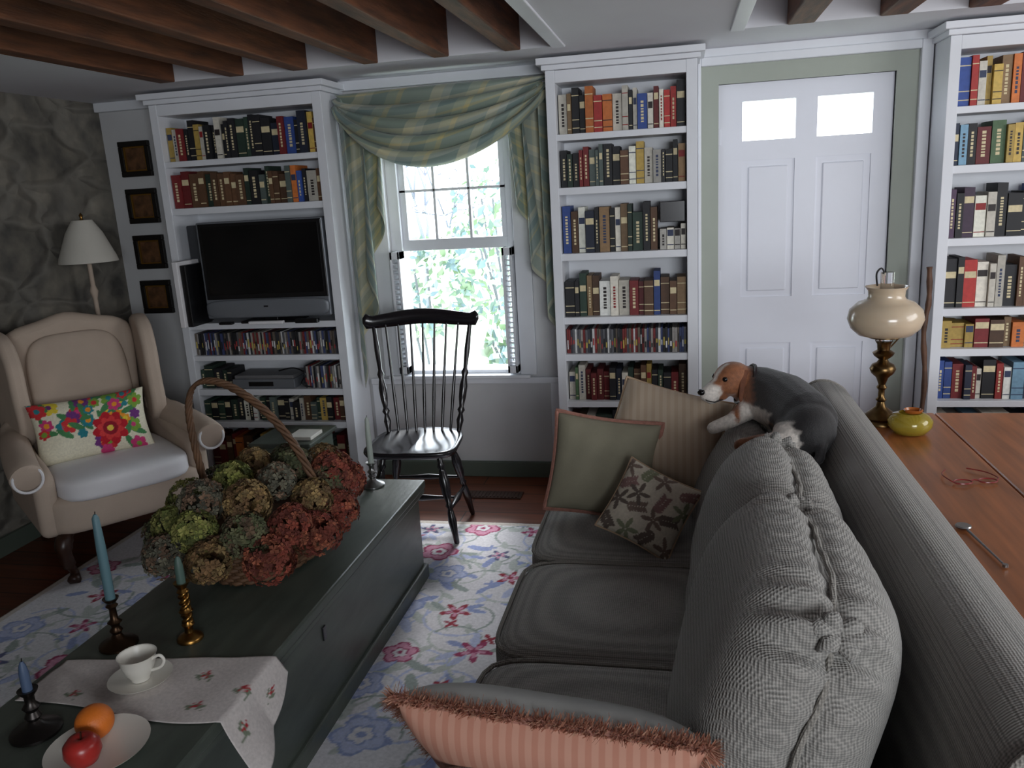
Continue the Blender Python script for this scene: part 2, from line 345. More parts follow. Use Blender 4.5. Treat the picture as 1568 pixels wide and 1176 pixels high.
def mkbooks(name,rows,yf=4.07):
    vs=[];fs=[];fc=[]
    def add(b,c):
        k=len(vs);vs.extend(bv(b));
        for f in BF: fs.append(tuple(i+k for i in f));fc.append(c)
    for row in rows:
        x0,x1,z,cl,seq=row[:5];kind=row[5] if len(row)>5 else 'b'
        if kind=='cd':
            x=x0
            while x<x1-0.012:
                w=random.uniform(0.009,0.013)
                c=lin(random.choice([(30,30,34),(45,45,50),(205,205,205),(150,145,140),(60,60,70),(120,40,40),(60,70,110),(100,90,80),(35,35,35),(90,90,95)]))
                h=0.125+random.uniform(-0.003,0.003);y=yf+random.uniform(-0.004,0.006)
                add((x,x+w-0.0012,y,y+0.14,z+0.001,z+h),c)
                c2=lin(random.choice([(220,220,220),(190,170,80),(170,60,60),(20,20,20)]))
                a=random.uniform(0.02,0.05);add((x+0.002,x+w-0.003,y-0.0005,y,z+a,z+a+random.uniform(0.02,0.05)),c2)
                x+=w
            continue
        ws=[random.uniform(0.6,1.5) for _ in seq];s=(x1-x0)/sum(ws);x=x0
        for ch,w in zip(seq,ws):
            w*=s
            if ch=='_': x+=w;continue
            base=np.array(pal[ch])*random.uniform(0.8,1.15);c=lin(np.clip(base,5,235))
            h=cl*random.uniform(0.72,0.95);y=yf+random.uniform(0,0.025)
            t=0.0015;add((x+t,x+w-t,y,y+0.15,z+0.001,z+h),c)
            lab=random.random();dark=sum(base)<330
            lc=lin((215,200,160)) if dark else lin(random.choice([(40,30,30),(140,30,30),(50,60,90)]))
            if lab<0.35:
                a=random.uniform(0.55,0.7)*h;add((x+t+0.002,x+w-t-0.002,y-0.0006,y,z+a,z+a+0.03),lc)
                add((x+t+0.001,x+w-t-0.001,y-0.0006,y,z+0.02,z+0.024),lc)
            elif lab<0.8:
                zz=z+h*0.2
                while zz<z+h*random.uniform(0.7,0.85):
                    l=random.uniform(0.006,0.014);add((x+w*0.36,x+w*0.64,y-0.0006,y,zz,zz+l),lc);zz+=l+0.005
            else:
                for q in (0.12,0.3,0.82): add((x+t,x+w-t,y-0.0006,y,z+h*q,z+h*q+0.004),lc)
            x+=w
    obj(name,vs,fs,VC,None,smooth=False,fc=fc)
a,b=-2.705,-1.835
mkbooks("shelf_books",[(a,b,1.84,0.225,"YWRKKYWKKWKKKGGKKKDRBKDYN"),
 (a,b,1.595,0.205,"RRNNGNNNNNGKTGNNNTOBKWN"),
 (a,b,0.78,0,None,'cd'),(a,-2.52,0.585,0.14,"GGKGK"),(-2.06,b,0.585,0,None,'cd'),
 (a,b,0.395,0.15,"GKGKGKWKWKGKTKKWKWNTGYKRN"),(a,b,0.11,0.22,"RRNRONKYRNGKRWNKRTGRN")])
a,b=-0.585,0.015
mkbooks("shelf_books",[(a,b,1.84,0.225,"WCKKOrOWWKWBWRWrrK"),
 (a,b,1.59,0.21,"KGKRRTTTKKNWYWwKKKC"),
 (a,-0.12,1.27,0.25,"BNWDKCKWCGGKN"),(-0.11,b,1.27,0.13,"wWwW"),
 (a,b,0.95,0.23,"KKGCNWWWRRNBNNC"),(a,b,0.76,0,None,'cd'),
 (a,b,0.51,0.2,"WgWRRRRKDWGNNYKGKRN"),(a,b,0.27,0.2,"RNWGKRNYK")])
rows=[];
for (p,q) in ((1.18,1.975),(2.025,2.795)):
    rows+=[(p,q,1.84,0.225,"BrWYYCORRRrCWGRKTWRK"),(p,q,1.59,0.21,"DbKRgYYTWKRWWRKKKNWC"),
 (p,q,1.27,0.25,"PKPWWKKKBYTWRKKNWG"),(p,q,0.95,0.25,"KKrWWWKNNWRWWWKWRC"),(p,q,0.76,0.15,"YYYRNCOCWNNRKYCG"),
 (p,q,0.51,0.2,"BBRDRWKrWbDDWKbWRKWB"),(p,q,0.27,0.19,"WwbWWKDBWRWwDW")]
mkbooks("shelf_books",rows)
boxes("storage_box",[(-0.108,0.012,4.08,4.26,1.402,1.50)],BLACK,bevel=0.003)
# TV
tv=G("television",(-2.205,4.045,0),rz=math.radians(2))
boxes("body",[(-0.36,0.36,-0.02,0.05,0.995,1.515)],SILVER,tv,bevel=0.008)
boxes("bezel",[(-0.345,0.355,-0.028,-0.019,1.10,1.507)],BLK,tv,bevel=0.003)
boxes("screen",[(-0.325,0.335,-0.030,-0.027,1.125,1.49)],SCREEN,tv)
puff("speaker_strip",(0.355,0.02,0.05),5,SILVER,tv,(0,-0.022,1.047))
boxes("logo",[(-0.012,0.012,-0.044,-0.040,1.055,1.063)],BLK,tv)
boxes("stand",[(-0.04,0.04,0.0,0.05,0.975,1.0),(-0.16,0.16,-0.04,0.14,0.966,0.978)],BLK,tv,bevel=0.004)
boxes("loudspeaker",[(-2.69,-2.60,4.12,4.2,1.24,1.50),(-2.66,-2.63,4.14,4.18,0.966,1.24)],mat("speaker_grey",(60,62,66),0.6),bevel=0.006)
gc=G("game_console");boxes("case",[(-2.665,-2.635,3.90,4.11,0.966,1.32)],CREAMCU,gc,bevel=0.004);boxes("side",[(-2.633,-2.60,3.92,4.11,0.966,1.30)],BLK,gc,bevel=0.004)
boxes("case_2",[(-2.70,-2.668,3.95,4.11,0.966,1.28)],BLK,gc,bevel=0.004)
vr=G("video_recorder");boxes("case",[(-2.50,-2.12,4.06,4.25,0.587,0.64)],SILVER,vr,bevel=0.004);boxes("top",[(-2.49,-2.13,4.07,4.25,0.64,0.66)],mat("grey_plastic",(110,110,112),0.5),vr,bevel=0.003);boxes("display",[(-2.40,-2.25,4.058,4.061,0.60,0.625)],BLK,vr)
dv=G("remote_controls");boxes("remote",[(-2.48,-2.40,3.97,4.0,0.966,0.98),(-2.03,-1.90,3.97,4.0,0.966,0.99)],BLK,dv,bevel=0.004);boxes("white_remote",[(-2.3,-2.1,3.965,3.995,0.966,0.982)],CREAMCU,dv,bevel=0.004)
ct=smoothcurve([(-2.2,4.05,0.69),(-2.1,4.03,0.71),(-2.03,4.02,0.68),(-2.06,4.02,0.62),(-2.0,4.03,0.60)],6)
tube("power_cable",ct,0.004,BLK,n=6)
# pictures
FR=mat("frame_black",(22,18,16),0.35);GOLD=mat("gilt",(150,110,50),0.4,metal=0.8);ART=mat("engraving",(92,62,38),0.5,noise=0.7,nscale=22)
for i in range(4):
    z=1.885-i*0.2635;x=-3.055
    p=G("framed_picture",(x,4.30,z))
    w=0.098
    boxes("frame",[(-w,w,-0.022,0,w-0.03,w),(-w,w,-0.022,0,-w,-w+0.03),(-w,-w+0.03,-0.022,0,-w+0.03,w-0.03),(w-0.03,w,-0.022,0,-w+0.03,w-0.03)],FR,p,bevel=0.004)
    boxes("gilt_slip",[(-0.07,0.07,-0.014,-0.002,0.060,0.07),(-0.07,0.07,-0.014,-0.002,-0.07,-0.060),(-0.07,-0.06,-0.014,-0.002,-0.06,0.06),(0.06,0.07,-0.014,-0.002,-0.06,0.06)],GOLD,p)
    boxes("print",[(-0.062,0.062,-0.008,-0.001,-0.062,0.062)],ART,p)
# ---------------------------------------------------------------- curtain
def plaid():
    m=mat("plaid_silk",(150,165,140),0.5,sheen=0.3);nt=m.node_tree;N=nt.nodes;L=nt.links;b=N["Principled BSDF"]
    uv=N.new("ShaderNodeUVMap");sp=N.new("ShaderNodeSeparateXYZ");L.new(uv.outputs[0],sp.inputs[0])
    def ramp(sock):
        w=N.new("ShaderNodeMath");w.operation='FRACT';L.new(sock,w.inputs[0])
        r=N.new("ShaderNodeValToRGB");r.color_ramp.interpolation='CONSTANT';e=r.color_ramp.elements
        cols=[(0,(150,164,152)),(0.36,(214,208,178)),(0.50,(186,192,182)),(0.60,(130,150,146)),(0.80,(172,180,158)),(0.93,(204,192,140))]
        e[0].position=0;e[0].color=(*lin(cols[0][1]),1);e[1].position=cols[1][0];e[1].color=(*lin(cols[1][1]),1)
        for p,c in cols[2:]:
            q=e.new(p);q.color=(*lin(c),1)
        L.new(w.outputs[0],r.inputs[0]);return r.outputs[0]
    mx=N.new("ShaderNodeMix");mx.data_type='RGBA';mx.inputs[0].default_value=0.5
    L.new(ramp(sp.outputs[0]),mx.inputs[6]);L.new(ramp(sp.outputs[1]),mx.inputs[7]);L.new(mx.outputs[2],b.inputs["Base Color"])
    t=N.new("ShaderNodeBsdfTranslucent");L.new(mx.outputs[2],t.inputs[0]);ms=N.new("ShaderNodeMixShader");ms.inputs[0].default_value=0.25
    out=N["Material Output"];L.new(b.outputs[0],ms.inputs[1]);L.new(t.outputs[0],ms.inputs[2]);L.new(ms.outputs[0],out.inputs[0]);return m
PL=plaid()
def cloth(name,nu,nv,fn,m,parent,uvs=(4,4),shear=0):
    vs=[];us=np.linspace(0,1,nu);vv=np.linspace(0,1,nv);uvl=[]
    for u in us:
        for v in vv: vs.append(fn(u,v));uvl.append((u*uvs[0]+shear*v,v*uvs[1]+shear*0.6*(u-0.5)))
    o=obj(name,vs,grid(nu,nv),m,parent);ul=o.data.uv_layers.new(name="UVMap")
    for l in o.data.loops: ul.data[l.index].uv=uvl[l.vertex_index]
    s=o.modifiers.new("t",'SOLIDIFY');s.thickness=0.002;return o
cu=G("window_curtain")
def swag(u,v):
    x=-1.755+1.10*u
    s=math.sin(math.pi*min(1,max(0,u**0.88)))**0.72
    NF=5.0
    ph=min(v*NF,NF-1e-6)
    k=math.floor(ph);fr=ph-k
    lean=(0.22,-0.18,0.16,-0.10,0.0)[int(k)]
    nx_=(0.22,-0.18,0.16,-0.10,0.0,0.0)[int(k)+1] if k<4 else 0.0
    def C(l): return math.sin(math.pi*min(1,max(0,u**(0.88+l))))**0.75
    sk=C(lean);
    smo=fr*fr*(3-2*fr);ss=C(lean*(1-fr)+nx_*fr)
    z=2.118+0.012*u-v*0.08-0.31*(ss*(1-v)+s*v)*((k+0.15*fr+0.85*smo)/NF)-0.022*math.sin(math.pi*fr)*sk
    y=4.165-0.025*v-0.030*s-0.078*math.sin(math.pi*fr**0.55)*(0.18+0.82*sk)
    x+=0.015*math.sin(v*14)*(1-s)
    return (x,y,z)
cloth("swag",110,200,swag,PL,cu,(2.6,3.0),shear=0.9)
def tailL(u,v):
    X=-1.762+0.25*u*(1-0.25*v)+0.035*math.sin(u*5*math.pi)*(0.4+v)*min(1,u*4)
    y=4.175+0.035*math.cos(u*5*math.pi+0.5)
    zb=0.55+1.0*u**1.1
    return (max(X,-1.768),y,2.10-(2.10-zb)*v)
cloth("tail_left",60,60,tailL,PL,cu,(1.2,5.5))
def tailR(u,v):
    X=-0.650-0.225*u*(1-0.35*v)-0.03*math.sin(u*5*math.pi)*(0.4+v)*min(1,u*4)
    y=4.175+0.035*math.cos(u*5*math.pi+0.5)
    zb=0.86+0.72*u**1.1
    return (min(X,-0.645),y,2.10-(2.10-zb)*v)
cloth("tail_right",60,60,tailR,PL,cu,(1.2,4.5))
tube("curtain_rod",[(-1.772,4.22,2.10),(-0.642,4.22,2.10)],0.01,WHITE,cu)
# ---------------------------------------------------------------- outdoors
boxes("lawn",[(-12,12,4.6,30,-0.6,-0.5)],mat("grass",(176,186,164),0.9,noise=0.2,nscale=3))
def foliage(cx,cy,cz,R,n,cols,size=0.06,rz=1):
    vs=[];fs=[];fc=[]
    for i in range(n):
        d=Vector(rng.normal(size=3)).normalized()*R*random.uniform(0.5,1)**0.5
        c=Vector((cx+d.x,cy+d.y*0.6,max(-0.4,cz+d.z*rz)));a=Vector(rng.normal(size=3)).normalized();b2=a.orthogonal().normalized()
        s=size*random.uniform(0.6,1.3);k=len(vs)
        vs+=[c-a*s,c-b2*s*0.5,c+a*s,c+b2*s*0.5];fs.append((k,k+1,k+2,k+3));q=random.choice(cols);fc.append(lin(q))
    return vs,fs,fc
LEAF=mat("leaf",(100,140,80),0.7,vcol=True)
cols=[(118,140,108),(134,156,128),(106,128,118),(148,162,144),(110,132,138)]
STEM=mat("stem",(96,100,104),0.9)
for (cx,cy,cz,R,nn_) in ((-2.9,8.6,0.6,0.6,420),(-1.9,9.0,0.8,0.8,560),(-1.5,7.4,0.05,0.4,300),(-2.4,10.5,1.3,0.7,260)):
    g=G("garden_shrub");v,f,fc=foliage(cx,cy,cz,R,nn_,cols,0.07);obj("leaves",v,f,LEAF,g,fc=fc,smooth=False)
    for k in range(4):
        tube("stem",[(cx+0.05*k,cy,-0.48),(cx-0.3+0.15*k,cy,cz+0.2)],0.015,STEM,g,n=6)
g=G("bare_tree");BR=mat("bark",(116,120,136),0.9)
def branch(p,d,l,r,depth,parts):
    e=p+d*l;e.z=max(e.z,0.2);parts.append(tube_geo([p,p.lerp(e,0.5)+Vector(rng.normal(size=3))*l*0.04,e],[r,r*0.8,r*0.6],5))
    if depth==0: return
    for _ in range(3):
        nd=(d+Vector(rng.normal(size=3))*0.45).normalized();branch(e,nd,l*0.72,r*0.6,depth-1,parts)
parts=[];branch(Vector((-4.0,12.5,-0.48)),Vector((0.02,0,1)),1.2,0.06,5,parts);v,f=merge(parts);obj("branches",v,f,BR,g)
# ---------------------------------------------------------------- rug
rx0,rx1,ry0,ry1=-2.72,0.45,0.75,3.58
nx,ny=460,410
U,V=np.meshgrid(np.linspace(rx0,rx1,nx),np.linspace(ry0,ry1,ny),indexing='ij')
items=[];CR=lin((220,218,222));blu=lin((146,158,200));blu2=lin((182,190,218));pk=lin((160,60,98));pk2=lin((210,150,175));rd=lin((154,50,66));gr=lin((154,164,160));gr2=lin((186,192,188));ink=lin((92,96,130))
random.seed(21)
pts_=[]
for i in range(12):
    for j in range(11):
        pts_.append((rx0+0.15+i*0.27+random.uniform(-0.05,0.05)+(0.13 if j%2 else 0),ry0+0.13+j*0.265+random.uniform(-0.05,0.05),i,j))
for x,y,i,j in pts_:
    for q in range(3): items.append(('c',x+random.uniform(-.1,.1),y+random.uniform(-.1,.1),random.uniform(.08,.15),random.uniform(0,6.3),random.choice([gr,blu2,gr2]),0.005))
    for q in range(7):
        a=random.uniform(0,6.28);d=random.uniform(.07,.15)
        items.append(('l',x+d*math.cos(a),y+d*math.sin(a),random.uniform(.035,.06),a+random.uniform(-.5,.5),random.choice([gr,gr2,blu2,blu,gr2])))
for x,y,i,j in pts_:
    t=random.random();R=random.uniform(0.07,0.105);ro=random.uniform(0,6)
    if (i+j)%2==0:
        c,c2,c3=((blu,blu2,CR) if (i*3+j)%5 in(0,1,2) else (pk,pk2,CR))
        items+= [('p',x,y,R,ro,c,5),('p',x,y,R*0.86,ro,c2,5),('p',x,y,R*0.5,ro+.3,c,5),('p',x,y,R*0.4,ro+.3,c3,5),('d',x,y,R*0.15,0,c)]
    else:
        c=random.choice([pk,rd,ink,pk])
        items+= [('f',x,y,R*0.75,ro,c,5),('f',x,y,R*0.45,ro,pk2,5),('d',x,y,R*0.14,0,c)]
        items+= [('f',x+.09*math.cos(ro),y+.09*math.sin(ro),R*0.38,ro+1,random.choice([pk,blu,rd]),4)]
C=paint(U,V,CR,items)
mk2=((U-rx0<0.03)|(rx1-U<0.03)|(V-ry0<0.03)|(ry1-V<0.03)).ravel()
C[mk2]=np.array(lin((196,188,180)))
vs=np.stack([U,V,np.full(U.shape,0.014)+0.0008*rng.rand(*U.shape)],-1).reshape(-1,3)
RUGM=mat("rug_wool",(200,200,205),0.95,vcol=True,noise=0.12,nscale=80,bump=0.4,bscale=500,bdist=0.002)
o=obj("floral_rug",vs,grid(nx,ny),RUGM,vc=C);s=o.modifiers.new("t",'SOLIDIFY');s.thickness=0.012;s.offset=-1
boxes("floor_vent",[(-1.15,-0.85,3.95,4.05,0.0,0.006)]+[(-1.14+i*0.02,-1.13+i*0.02,3.96,4.04,0.006,0.009) for i in range(14)],DARKW)
# ---------------------------------------------------------------- trunk
tk=G("blanket_chest")
boxes("body",[(-1.60,-1.075,1.12,3.0,0.055,0.415)],TRUNK,tk,bevel=0.005)
boxes("lid",[(-1.625,-1.05,1.10,3.03,0.418,0.452)],TRUNK,tk,bevel=0.006)
boxes("lid_moulding",[(-1.62,-1.055,1.105,3.025,0.395,0.418)],TRUNK,tk,bevel=0.005)
boxes("plinth",[(-1.615,-1.06,1.105,3.015,0.016,0.085)],TRUNK,tk,bevel=0.006)
boxes("keyhole",[(-1.076,-1.070,2.04,2.06,0.30,0.345)],BLACK,tk,bevel=0.002)
TT=0.4525
# ---------------------------------------------------------------- basket of hydrangeas
bk=G("flower_basket",(-1.36,2.31,TT+0.008))
WICK=mat("wicker",(92,64,42),0.7,noise=0.3,nscale=30)
parts=[]
rows=13
for i in range(rows):
    z=0.008+i*0.0125;ax=0.165+0.045*i/rows;ay=0.25+0.05*i/rows;pts=[]
    for j in range(96):
        a=2*math.pi*j/96;q=1+0.028*math.sin(a*24+(math.pi if i%2 else 0));pts.append((ax*q*math.cos(a),ay*q*math.sin(a),z))
    parts.append(tube_geo(pts,0.0075,6,True))
for j in range(48):
    a=2*math.pi*(j+0.5)/48;parts.append(tube_geo([(0.165*math.cos(a),0.25*math.sin(a),0.0),(0.212*math.cos(a),0.305*math.sin(a),0.175)],0.005,5))
v,f=merge(parts);obj("weave",v,f,WICK,bk)
lathe("bottom",[(0.0,0.004),(0.16,0.004),(0.2,0.14),(0.0,0.14)],WICK,bk,n=40,sy=1.5)
parts=[]
for k in range(3):
    pts=[]
    for j in range(120):
        a=2*math.pi*j/120;pts.append((0.214*math.cos(a)+0.008*math.cos(18*a+k*2.09)*math.cos(a),0.308*math.sin(a)+0.008*math.cos(18*a+k*2.09)*math.sin(a),0.178+0.009*math.sin(18*a+k*2.09)))
    parts.append(tube_geo(pts,0.007,6,True))
for k in range(4):
    pts=[]
    for j in range(90):
        t=j/89;a=math.pi*t;R0=0.205
        x=-R0*math.cos(a)*(1+0.06*math.sin(a))-0.15*math.sin(a)**1.6;z=0.05+0.54*math.sin(a)**0.8 if 0<t<1 else 0.05
        w=0.010;ph=t*60+k*math.pi/2;pts.append((x+w*math.cos(ph)*0.6,w*math.sin(ph),z+w*0.6*math.cos(ph)))
    parts.append(tube_geo(pts,0.006,6))
v,f=merge(parts);o=obj("rim_and_handle",v,f,WICK,bk)
vs=[];fs=[];fc=[]
hc=[[(128,132,66),(144,142,78),(104,112,56)],[(130,104,64),(112,84,54),(142,118,76)],[(132,62,46),(112,50,38),(146,82,58)],[(80,86,56),(102,102,72),(92,74,56)],[(110,106,88),(92,90,76),(124,98,78)]]
def head(c,R,cl):
    for i in range(230):
        d=Vector(rng.normal(size=3)).normalized();
        if d.z<-0.75: continue
        p=c+d*R*random.uniform(0.86,1.05);t=d.orthogonal().normalized();q=random.uniform(0,6.28);t=Matrix.Rotation(q,3,d)@t;w=d.cross(t)
        s=random.uniform(0.010,0.015);dd=d*s*0.35;cc=lin(np.clip(np.array(random.choice(cl))*random.uniform(0.72,1.08),0,255));
        for k in range(4):
            a=math.pi/2*k;e=t*math.cos(a)+w*math.sin(a);g_=w*math.cos(a)-t*math.sin(a);n=len(vs)
            vs.extend([p,p+e*s*0.7+g_*s*0.5+dd,p+e*s*1.25+dd*random.uniform(-0.5,1.5),p+e*s*0.7-g_*s*0.5+dd]);fs.append((n,n+1,n+2,n+3));fc.append(cc)
spots=[(-.17,.20,.22,0),(-.05,.27,.23,3),(.10,.24,.24,1),(.17,.10,.22,3),(.19,-.05,.23,1),(.19,-.20,.20,2),(.08,-.28,.20,3),(-.08,-.29,.21,0),(-.2,-.22,.20,0),(-.22,-.08,.22,0),(-.22,.10,.21,3),
 (-.10,.12,.28,1),(.06,.10,.29,3),(.08,-.06,.29,4),(-.07,-.06,.29,0),(-.10,-.20,.27,4),(.05,-.20,.27,1),(.10,.29,.19,0),(.19,.20,.20,2),(.0,-.36,.15,1),(.24,.02,.16,2),(.24,-.14,.15,2),(-.25,-.18,.15,3),(.16,-.30,.14,2),(-.16,-.33,.15,4),(.18,.13,.25,2)]
for x,y,z,k in spots: head(Vector((x,y,z-0.02)),random.uniform(0.058,0.076),hc[k])
obj("hydrangeas",vs,fs,mat("dried_petals",(120,100,60),0.85,vcol=True,noise=0.2,nscale=50),bk,fc=fc,smooth=False)
# ---------------------------------------------------------------- candlesticks
CB=mat("blue_green_candle",(84,114,122),0.5,spec=0.4);CGN=mat("green_candle",(70,92,84),0.5);CGY=mat("grey_candle",(158,166,158),0.5);CBL=mat("blue_candle",(74,92,120),0.5)
def candlestick(loc,h,mt,cand,ch,cr=0.011,twist=False,base=0.05):
    g=G("candlestick",loc)
    prof=[(base,0),(base,0.006),(base*0.85,0.012),(base*0.35,0.022),(0.011,0.035),(0.017,0.045),(0.010,0.055),(0.012,h*0.45),(0.019,h*0.5),(0.010,h*0.56),(0.009,h*0.78),(0.016,h*0.84),(0.010,h*0.89),(0.019,h*0.97),(0.021,h),(0.012,h-0.002),(0.0,h-0.004)]
    if h<0.12: prof=[(base,0),(base,0.006),(base*0.85,0.012),(base*0.35,0.022),(0.012,0.032),(0.018,0.042),(0.012,h*0.5),(0.019,h*0.6),(0.011,h*0.7),(0.011,h*0.85),(0.020,h*0.95),(0.022,h),(0.012,h-0.002),(0,h-0.004)]
    lathe("stick",prof,mt,g)
    if twist:
        ps=[]
        for k in range(2): ps.append(tube_geo([(0.009*math.cos(t*16+k*math.pi),0.009*math.sin(t*16+k*math.pi),0.05+(h*0.85-0.05)*t) for t in np.linspace(0,1,60)],0.007,6))
        v,f=merge(ps);obj("twist",v,f,mt,g)
    lathe("candle",[(cr,h-0.012),(cr*0.95,h+ch*0.6),(cr*0.7,h+ch-0.01),(cr*0.3,h+ch),(0,h+ch)],cand,g,n=16)
    tube("wick",[(0,0,h+ch-0.002),(0.002,0,h+ch+0.008)],0.0012,BLACK,g,n=5)
candlestick((-1.51,1.72,TT+0.001),0.14,mat("dark_bronze",(70,52,38),0.35,metal=0.9),CB,0.24,0.013)
candlestick((-1.325,1.77,TT+0.001),0.17,BRASS,CGN,0.075,0.012,True,0.035)
candlestick((-1.455,1.36,TT+0.001),0.11,mat("old_pewter",(62,58,56),0.35,metal=0.9),CBL,0.07,0.011,False,0.055)
candlestick((-1.245,2.945,TT+0.001),0.10,PEWTER,CGY,0.19,0.012,False,0.048)
# ---------------------------------------------------------------- cloth, cup, plate, fruit
n1,n2=120,60
vs=[];SU=[];SV=[]
for i in range(n1):
    for j in range(n2):
        s=i/(n1-1);t=j/(n2-1)
        X=-1.60+0.76*s;Y=1.455+0.20*t+0.06*s+ (0.10*(s-0.5) if t>0.5 else 0)*(t-0.5) + 0.04*math.sin(s*7)*(1-t)*0.5
        Y-= (1-t)*0.05*math.sin(s*math.pi)
        z=TT+0.003+0.002*math.sin(s*30+t*6)*math.sin(t*9)
        e=-1.045
        if X>e:
            dd=(X-e)*(1-0.72*t);z=TT+0.003-dd*0.85;Y-=dd*0.35;x=e+0.006+0.02*abs(math.sin(t*6))*dd/0.2+0.35*dd
        else: x=X
        vs.append((x,Y,z));SU.append(s*0.76);SV.append(t*0.24)
it=[]
red=lin((170,40,50));lf=lin((120,130,110))
for (a,b) in ((0.47,0.06),(0.62,0.05),(0.66,0.17),(0.42,0.17),(0.13,0.05),(0.2,0.19),(0.55,0.12)):
    it+=[('l',a+0.015,b-0.008,0.014,0.6,lf),('l',a-0.015,b-0.01,0.014,2.4,lf),('f',a,b,0.015,random.uniform(0,6),red,5),('c',a,b-0.02,0.02,1,lf,0.002)]
cc=paint(np.array(SU),np.array(SV),lin((206,198,194)),it)
o=obj("embroidered_cloth",vs,grid(n1,n2),VCF,vc=cc);s=o.modifiers.new("t",'SOLIDIFY');s.thickness=0.0015;s.offset=1
cp=G("teacup_and_saucer",(-1.325,1.56,TT+0.007))
lathe("saucer",[(0.0,0.002),(0.035,0.002),(0.04,0.006),(0.075,0.016),(0.076,0.018),(0.04,0.010),(0,0.008)],PLATEW,cp,n=36)
lathe("cup",[(0.0,0.010),(0.022,0.010),(0.024,0.018),(0.033,0.032),(0.040,0.052),(0.044,0.074),(0.047,0.078),(0.044,0.077),(0.038,0.052),(0.028,0.030),(0,0.022)],PLATEW,cp,n=36)
tube("handle",smoothcurve([(0.038,0,0.066),(0.058,0.005,0.076),(0.068,0.008,0.062),(0.058,0.006,0.044),(0.034,0,0.036)],5),0.004,PLATEW,cp,n=8)
pl=G("plate_of_fruit",(-1.255,1.315,TT+0.001))
lathe("plate",[(0.0,0.002),(0.06,0.002),(0.07,0.007),(0.105,0.018),(0.107,0.021),(0.07,0.012),(0,0.009)],PLATEW,pl,n=40)
OR=mat("orange_peel",(225,120,40),0.45,bump=0.5,bscale=300,bdist=0.002)
puff("orange",(0.040,0.040,0.038),2.05,OR,pl,(-0.030,0.035,0.049),n=10)
AP=mat("apple_skin",(165,45,40),0.3,noise=0.4,nscale=12)
lathe("apple",[(0,0.006),(0.012,0.0),(0.028,0.006),(0.038,0.028),(0.036,0.048),(0.024,0.062),(0.010,0.062),(0,0.054)],AP,pl,(0.002,-0.045,0.010),ang=180)
tube("apple_stem",[(0.002,-0.045,0.062),(0.006,-0.045,0.085)],0.002,DARKW,pl,n=5)
# ---------------------------------------------------------------- windsor chair
wc=G("windsor_chair",(-1.245,3.52,0),rz=math.radians(4))
sv=smoothcurve([(-0.19,-0.19,0),(0,-0.215,0),(0.19,-0.19,0),(0.215,-0.05,0),(0.18,0.15,0),(0.0,0.20,0),(-0.18,0.15,0),(-0.215,-0.05,0)],6,True)
nr=10;vs=[];fs=[];K=len(sv)
for r in range(nr+1):
    q=r/nr
    for p in sv:
        x,y=p.x*q,p.y*q
        dish=-0.016*(1-q**3)*math.exp(-((abs(x)-0.09)/0.09)**2)-0.006*(1-q)
        vs.append((x,y,0.468+dish))
for r in range(nr):
    for j in range(K): fs.append((r*K+j,r*K+(j+1)%K,(r+1)*K+(j+1)%K,(r+1)*K+j))
k=len(vs)
for q,z in ((1.01,0.455),(0.97,0.438),(0.85,0.430)):
    for p in sv: vs.append((p.x*q,p.y*q,z))
base0=nr*K
for a,b in ((base0,k),(k,k+K),(k+K,k+2*K)):
    for j in range(K): fs.append((a+j,a+(j+1)%K,b+(j+1)%K,b+j))
fs.append(tuple(k+2*K+j for j in range(K)))
obj("seat",vs,fs,BLACK,wc)
LP=[(0,0.010),(0.04,0.013),(0.12,0.014),(0.26,0.020),(0.36,0.015),(0.40,0.011),(0.43,0.018),(0.46,0.011),(0.56,0.021),(0.70,0.024),(0.80,0.016),(0.83,0.012),(0.86,0.019),(0.90,0.013),(1,0.014)]
feet={}
for nme,sx,sy in (("leg_1",-1,-1),("leg_2",1,-1),("leg_3",-1,1),("leg_4",1,1)):
    top=(sx*0.13,sy*0.12,0.437);bot=(sx*0.205,sy*0.20,0.018 if sy<0 else 0.003);feet[(sx,sy)]=(Vector(bot),Vector(top))
    turned(nme,bot,top,LP,BLACK,wc)
SP=[(0,0.007),(0.25,0.010),(0.5,0.017),(0.75,0.010),(1,0.007)]
def lp(sx,sy,t): return feet[(sx,sy)][0].lerp(feet[(sx,sy)][1],t)
turned("stretcher_1",lp(-1,-1,.38),lp(-1,1,.38),SP,BLACK,wc);turned("stretcher_2",lp(1,-1,.38),lp(1,1,.38),SP,BLACK,wc)
turned("stretcher_3",lp(-1,-1,.38).lerp(lp(-1,1,.38),.5),lp(1,-1,.38).lerp(lp(1,1,.38),.5),SP,BLACK,wc)
turned("stretcher_4",lp(-1,1,.5),lp(1,1,.5),SP,BLACK,wc)
PP=[(0,0.011),(0.06,0.012),(0.12,0.018),(0.18,0.010),(0.21,0.019),(0.24,0.011),(0.32,0.018),(0.42,0.020),(0.50,0.012),(0.54,0.018),(0.58,0.010),(0.75,0.014),(0.9,0.011),(1,0.010)]
for nme,s in (("post_1",-1),("post_2",1)): turned(nme,(s*0.175,0.14,0.45),(s*0.245,0.27,0.99),PP,BLACK,wc)
for i in range(7):
    t=(i-3)/3;turned("spindle_%d"%(i+1),(t*0.13,0.165-0.01*t*t,0.45),(t*0.185,0.295-0.02*t*t,0.99),[(0,0.006),(0.3,0.0085),(0.6,0.0065),(1,0.005)],BLACK,wc,n=8)
vs=[];fs=[];nn=40
